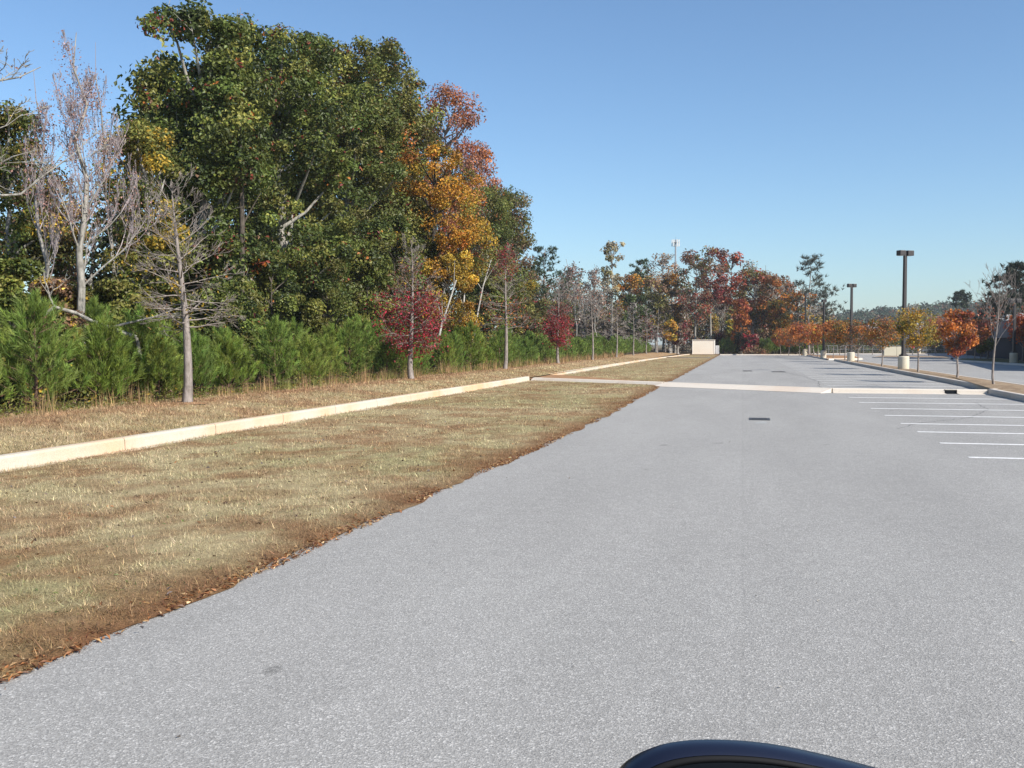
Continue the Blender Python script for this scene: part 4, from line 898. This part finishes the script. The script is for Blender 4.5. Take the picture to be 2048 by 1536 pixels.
it(1765, 9.75, 75.6, 3.8, 'orange brown young tree left of the tallest lamp post', [(OR,3),(GO,3),(BR,2),(OL,2)], 1.45, ct=.42)
it(1716, 9.95, 92.5, 3.9, 'dull orange young tree just right of the second lamp post', [(OR,2),(BR,3),(OL,2),(MR,1)], 1.2, ct=.36)
it(1688, 9.95, 104, 4.3, 'olive and orange young tree just left of the second lamp post', [(OL,4),(OR,3),(GO,2)], 1.6, ct=.42, ls=.18)
for px, yy, H, R_, pl, lb in ((1667,122,4.7,1.9,P_ISL,'orange young tree third left of the second lamp post'),(1636,132,4.6,2.0,P_ISL,'orange red young tree right before the third lamp post'),
     (1599,142,5.0,2.5,P_ISL,'wide orange young tree left of the farthest lamp post'),(1649,146,4.8,2.1,[(OR,3),(OL,3),(BR,1)],'brownish orange young tree behind the third lamp post'),
     (1578,158,4.6,2.4,P_ISL,'orange young tree at the left end of the orange row'),(1561,168,4.2,1.8,P_ISL,'small orange young tree leftmost before the young pines'),
     (1622,160,4.6,2.2,[(OR,4),(RD,2),(MR,1)],'reddish orange young tree right of the farthest lamp post'),(1680,150,4.9,2.3,[(OL,4),(G3,2),(OR,1)],'olive green young tree between the second and third lamp posts'),
     (1700,135,4.2,1.6,P_ISL,'orange young tree behind the second lamp post')):
    it(px, onY(px, yy), yy, H, lb, pl, R_*.8, ct=.40, ls=.24, lpc=60, z0=.17 if 1640 < px < 1670 or yy < 150 else 0)
RG = 'young trees in the right hand lot'
for px, yy, H, R_, pl, lb, ct in ((1745,175,4.6,1.3,[(MR,2),(PK,2),(BR,2)],'small dusky maroon tree left of the tan enclosure',.3),(1858,165,5.0,2.0,[(OR,4),(RD,2)],'small orange tree behind the stop sign',.32),
     (1950,112,4.7,1.7,[(OR,4),(PK,2),(RD,2)],'orange pink tree right of the back of the stop sign',.34),(1962,116,3.6,1.1,[(G2,3),(G3,2),(PK,1)],'little green tree beside the orange pink one',.2),
     (2046,97,4.7,1.5,[((.5,.11,.03),3),(OR,3),(RD,2)],'bright red orange tree cut by the right edge',.36),(1872,190,7.2,2.6,[(RD,2),(OR,4)],'taller orange red tree above the orange tree behind the stop sign',.4),
     (1912,180,7.4,3.4,[(OR,4),(RD,3)],'wide orange red tree behind the near orange red one',.4),(1771,200,6.6,1.6,[(RD,3),(MR,2)],'reddish tree peeping over the warehouse roof',.4),(1825,178,4.4,1.1,[(MR,3),(RD,3)],'small maroon tree left behind the stop sign',.25)):
    it(px, onY(px, yy), yy, H, lb, pl, R_, ct=ct, ls=.26, lpc=60, z0=.14 if yy in (112,116,97) else 0, group=RG)
bare_tree('bare_tree', onY(1975,119), 119, 6.6, 'pale vase shaped bare tree before the dark warehouse wall', M_TWIG, tr=.09, lvl=3, minr=.018, z0=.15, forks=3, fh=.2, up=.3, L0=.42, leafspec=[(200,.16,[(PK,2),(BR,2)],.15,.2,.8)], group=RG)
bare_tree('bare_tree', onY(1832,260), 262, zat(onY(1832,262),262,598), 'small whitish bare crown above the warehouse beside the tallest lamp post', M_PALE, tr=.14, lvl=3, minr=.04, z0=0, leafspec=[(250,.4,[(CM,2),(TN,2)],.3,.5,1.1)])
# green hedge behind the fence
for i, px in enumerate(range(1640, 2000, 24)):
    yy = 214+U(-3, 3); bush('hedge_shrub', onY(px, yy), yy, U(3.4, 4.6), 2.6, f'dark green tall shrub behind the far fence, {ORD[i]} from the left', [(G1,4),(G2,3),(OL,2),(BR,.6)], 900, .34, z0=0, group='green shrubs behind the far fence', nc=12)
# pines at the right
far_pine('tall_pine', onY(1917,262), 262, zat(onY(1917,262),262,581), 'lone pine with one round tuft of crown on a thin trunk', None, z0=0, nb=14, sh=16, Rm=2.5, b0=.74, L=.8, wd=.2, tone=(.045,.06,.03), tr=.16)
for px, yy, pt, Rm, lb in ((2026,125,545,3.9,'big dark pine at the right edge over the white roof vents'),(2052,112,528,4.2,'big dark pine cut by the right edge'),(1998,160,590,3.4,'dark pine left of the big pines at the right edge'),(1978,170,606,2.6,'ragged dark pine leftmost over the dark warehouse')):
    far_pine('tall_pine', onY(px, yy), yy, zat(onY(px,yy),yy,pt), lb, 'dark pines at the right edge', z0=0, nb=26, sh=14, Rm=Rm, b0=.42, L=.6, wd=.12, tone=(.04,.05,.032), tr=.2)
# ---- distant wooded hill
hx0, hx1 = onY(1560, 700), onY(2400, 700)
def hillz(x, y):
    p = pxof(x, y); top = np.interp(p, [1500,1600,1660,1720,1790,1850,1950,2050,2300,2500],[680,660,642,633,625,621,615,602,596,640])
    ridge = np.clip(1-np.abs(y-700)/230, 0, 1)**.7; return (CAMH+(688-top)/FPX*depth(x, y*0+700)-.5)*ridge-1
xs = np.linspace(hx0-60, hx1, 60); ys = np.linspace(480, 930, 22)
grid(xs, ys, hillz, lambda x, y: np.tile([.06,.065,.035], (len(x), 1)), 'hill', M_WOOD)
n = 1500; cx = U(hx0-50, hx1-100, n); cy = U(560, 760, n); cz = hillz(cx, cy)+U(-1, 3.5, n); ci = np.repeat(np.arange(n), 45); q = unit(rng.normal(size=(len(ci), 3)))
P = np.stack([cx, cy, cz], 1)[ci]+q*(U(.1, 1, len(ci))**.5)[:, None]*np.array([5, 5, 4.2]); V, F, C = leaves(P, 1.8, pal([((.045,.065,.035),5),((.06,.085,.04),3),((.10,.085,.045),2),((.15,.08,.045),1.2)], len(ci), ci), q)
tag(mesh('distant_woods', V, F, M_LEAF, None, C), 'dark green and russet woods covering the distant hill', 'woods', kind='stuff')

# ---- grass blades, litter, tall dry grass
def in_view(x, y, marg=260): p = pxof(x, y); return (p > -marg) & (p < 2048+marg) & (depth(x, y) > 2.5)
def blades(x, y, z, h, wd, col, flat=1.0, up=.5):
    n = len(x); az = U(0, 6.283, n); o = np.stack([np.cos(az), np.sin(az), np.zeros(n)], 1); l = U(0, 1, n)**.7*flat
    d = unit(o*l[:, None]+np.array([0, 0, 1])*(U(.25, 1, n)*up)[:, None]); s = np.stack([-np.sin(az+U(-.8,.8,n)), np.cos(az), np.zeros(n)], 1)*wd[:, None]*.5
    b = np.stack([x, y, z], 1); t = b+d*h[:, None]; t[:, 2] = np.maximum(t[:, 2], z+.004)
    V = np.stack([b-s, b+s, t], 1).reshape(-1, 3); C = np.repeat(col*np.exp(rng.normal(0, .36, n))[:, None]*(1+rng.normal(0, .05, (n, 3))), 3, 0)
    return V, np.arange(3*n).reshape(n, 3), C
def scatter(x0, x1, y0, y1, dens):
    n = int((x1-x0)*(y1-y0)*dens); return U(x0, x1, n), U(y0, y1, n)
L = []
for (a, b, dens) in ((3, 6, 7000), (6, 9, 5000), (9, 13, 3000), (13, 20, 1500), (20, 32, 600), (32, 60, 180), (60, 110, 40)):
    x, y = scatter(-10, -3.3, a, b, dens); k = in_view(x, y) & (x < edge_x(y)-.01) & ((y < cross_y(x)-.35) | (y > cross_y(x)+.4)); x = x[k]; y = y[k]
    e = edge_x(y)-x; m = .5+.5*(fnoise(x, y, .35, 50)); k = rng.random(len(x)) < np.clip(m+.15, 0, 1); x = x[k]; y = y[k]; e = e[k]
    z = .002+.03*np.clip(e/.35, 0, 1); sc = max(1, (a+b)/2/9); tuft = .6+.9*vnoise(x, y, .22, 60)
    L.append(blades(x, y, z, U(.022, .058, len(x))*tuft*np.clip(e/.3+.35, .35, 1)*min(sc, 1.3), np.full(len(x), .0042*sc), turfcol(x, y, e)*(.72+.8*vnoise(x, y, .15, 102))[:, None]))
    if b <= 13:      # longer straw strands lying over the turf
        x, y = scatter(-10, -3.3, a, b, dens*.28); k = in_view(x, y) & (x < edge_x(y)-.03) & (vnoise(x, y, .16, 99)+U(-.25, .25, len(x)) > .5); x = x[k]; y = y[k]
        cc = turfcol(x, y, edge_x(y)-x)*(.55+1.0*vnoise(x, y, .13, 101))[:, None]
        L.append(blades(x, y, np.full(len(x), .035), U(.05, .11, len(x)), np.full(len(x), .005*sc), cc, up=.34))
    x, y = scatter(-14.2, -10.28, a, b, dens*.8); k = in_view(x, y); x = x[k]; y = y[k]
    if len(x): L.append(blades(x, y, zv(x, y), U(.03, .075, len(x))*min(sc, 1.6), np.full(len(x), .0048*sc), vergecol(x, y)*(.7+.8*vnoise(x, y, .2, 103))[:, None]))
V, F, C = joinVF(L); tag(mesh('grass', V, F, M_GRASS, None, C), 'dormant straw coloured mown grass on both sides of the kerb', 'grass', kind='stuff')
# leaf and straw litter along the edge of the asphalt
n = 5200; y = 3.2+U(0, 1, n)**1.7*40; x = edge_x(y)-np.abs(rng.normal(0, .11, n))+.035; k = in_view(x, y) & (vnoise(x, y, .8, 77)+U(-.3,.3,n) > .45); x = x[k]; y = y[k]
P = np.stack([x, y, .008+.02*np.clip((edge_x(y)-x)/.3, 0, 1)+U(0, .008, len(x))], 1)
V1 = leaves(P, .042, pal([((.30,.13,.05),4),((.42,.26,.12),3),((.16,.07,.035),4),((.5,.36,.2),1)], len(x), var=.3), np.tile([0, 0, 2.2], (len(x), 1)), .38, .6)
n = 900; x = U(-9.8, -3.6, n); y = U(3.5, 30, n); P = np.stack([x, y, np.full(n, .045)], 1); k = in_view(x, y); P = P[k]
V2 = leaves(P, .045, pal([((.10,.06,.04),4),((.30,.14,.06),2),((.14,.12,.12),1)], len(P), var=.3), np.tile([0, 0, 1.2], (len(P), 1)), .6, .5)
n = 60; x = U(-3.3, 3, n); y = U(4, 24, n); P = np.stack([x, y, np.full(n, .006)], 1)
V3 = leaves(P, .022, pal([((.45,.42,.36),2),((.16,.12,.09),2)], n, var=.3), np.tile([0, 0, 3], (n, 1)), .5, .5)
V4n = 2600; x = U(-9.8, -3.9, V4n); y = 3.4+U(0, 1, V4n)**1.6*34; k = in_view(x, y) & (vnoise(x, y, .7, 88) > .62); x = x[k]; y = y[k]
P = np.stack([x, y, np.full(len(x), .045)], 1); Vw = leaves(P, .035, pal([((.13,.17,.05),3),((.09,.13,.04),2),((.20,.22,.09),2)], len(x)), np.tile([0, 0, .6], (len(x), 1)), .4, .5)
tag(mesh('lawn_weeds', Vw[0], Vw[1], M_LEAF, None, Vw[2]), 'small green weeds dotted through the straw coloured lawn', 'weeds', kind='stuff')
V, F, C = joinVF([V1, V2, V3]); tag(mesh('fallen_leaves', V, F, M_LEAF, None, C), 'rust and tan fallen leaf litter scattered along the asphalt edge', 'leaf litter', kind='stuff')
# dry broomsedge before the pines
L = []
nc = 330; cy = 14+U(0, 1, nc)**1.3*105; cx = U(-14.1, -13.35, nc); k = (vnoise(cx*0, cy, 2.6, 91) > .36) | (cy > 60); cx = cx[k]; cy = cy[k]
for a, b in zip(cx, cy):
    if (b < 23 and rng.random() < .85) or (b < 34 and rng.random() < .3): continue
    m = 26 if b < 60 else 14; h = U(.3, .8); x = a+rng.normal(0, .10, m); y = b+rng.normal(0, .10, m); f = max(1, b/38)
    L.append(blades(x, y, np.full(m, .36), U(.6, 1.1, m)*h, np.full(m, .010*f), np.tile([.36,.235,.12] if rng.random() < .75 else [.22,.22,.07], (m, 1)), flat=.16, up=1.))
V, F, C = joinVF(L); tag(mesh('tall_dry_grass', V, F, M_GRASS, None, C), 'tan knee high dry grass stems at the foot of the young pines', 'grass', kind='stuff')
# low weeds at the foot of the pines
n = 26000; x = U(-15.3, -13.7, n); y = 13+U(0, 1, n)**1.2*100; P = np.stack([x, y, .38+U(0, 1, n)**2*.5*vnoise(x, y, .8, 12)], 1)
V, F, C = leaves(P, .085*1.0, pal([(G2,4),(G3,4),(OL,3),(BR,2),(YE,.5)], n), None, .4); tag(mesh('weeds', V, F, M_LEAF, None, C), 'low green and brown weeds under the young pines', 'weeds', kind='stuff')
# stones and mulch rings at the trunks
for k_, px in enumerate(ROW[:4]):
    y = onX(px, -12.9); n = 40; a = U(0, 6.283, n); r = U(0, 1, n)**.5*.85; V = [(-12.9, y, ground_z(-12.9)+.03)]+[(-12.9+.55*U(.8,1.2)*math.cos(t), y+.5*U(.6,1.2)*math.sin(t), ground_z(-12.9)-.02) for t in np.linspace(0, 2*math.pi, 14, endpoint=False)]
    tag(mesh('mulch_ring', V, np.array([(0, i, i % 14+1) for i in range(1, 15)]), M_SOIL, smooth=True), kind='structure')

# ---- air: thin even haze round everything
hz_ = MB().box(-3050,-3050,-1.1,3050,3050,42).build('haze', None)
hm = D.materials.new('haze_air'); hm.use_nodes = True; hm.node_tree.nodes.remove(hm.node_tree.nodes['Principled BSDF'])
pv = hm.node_tree.nodes.new('ShaderNodeVolumePrincipled'); pv.inputs['Color'].default_value = (.86,.92,1,1); pv.inputs['Density'].default_value = .0002
hm.node_tree.links.new(pv.outputs[0], hm.node_tree.nodes['Material Output'].inputs['Volume']); hz_.data.materials.clear(); hz_.data.materials.append(hm)
tag(hz_, 'thin pale haze hanging in the autumn air', 'haze', kind='stuff')
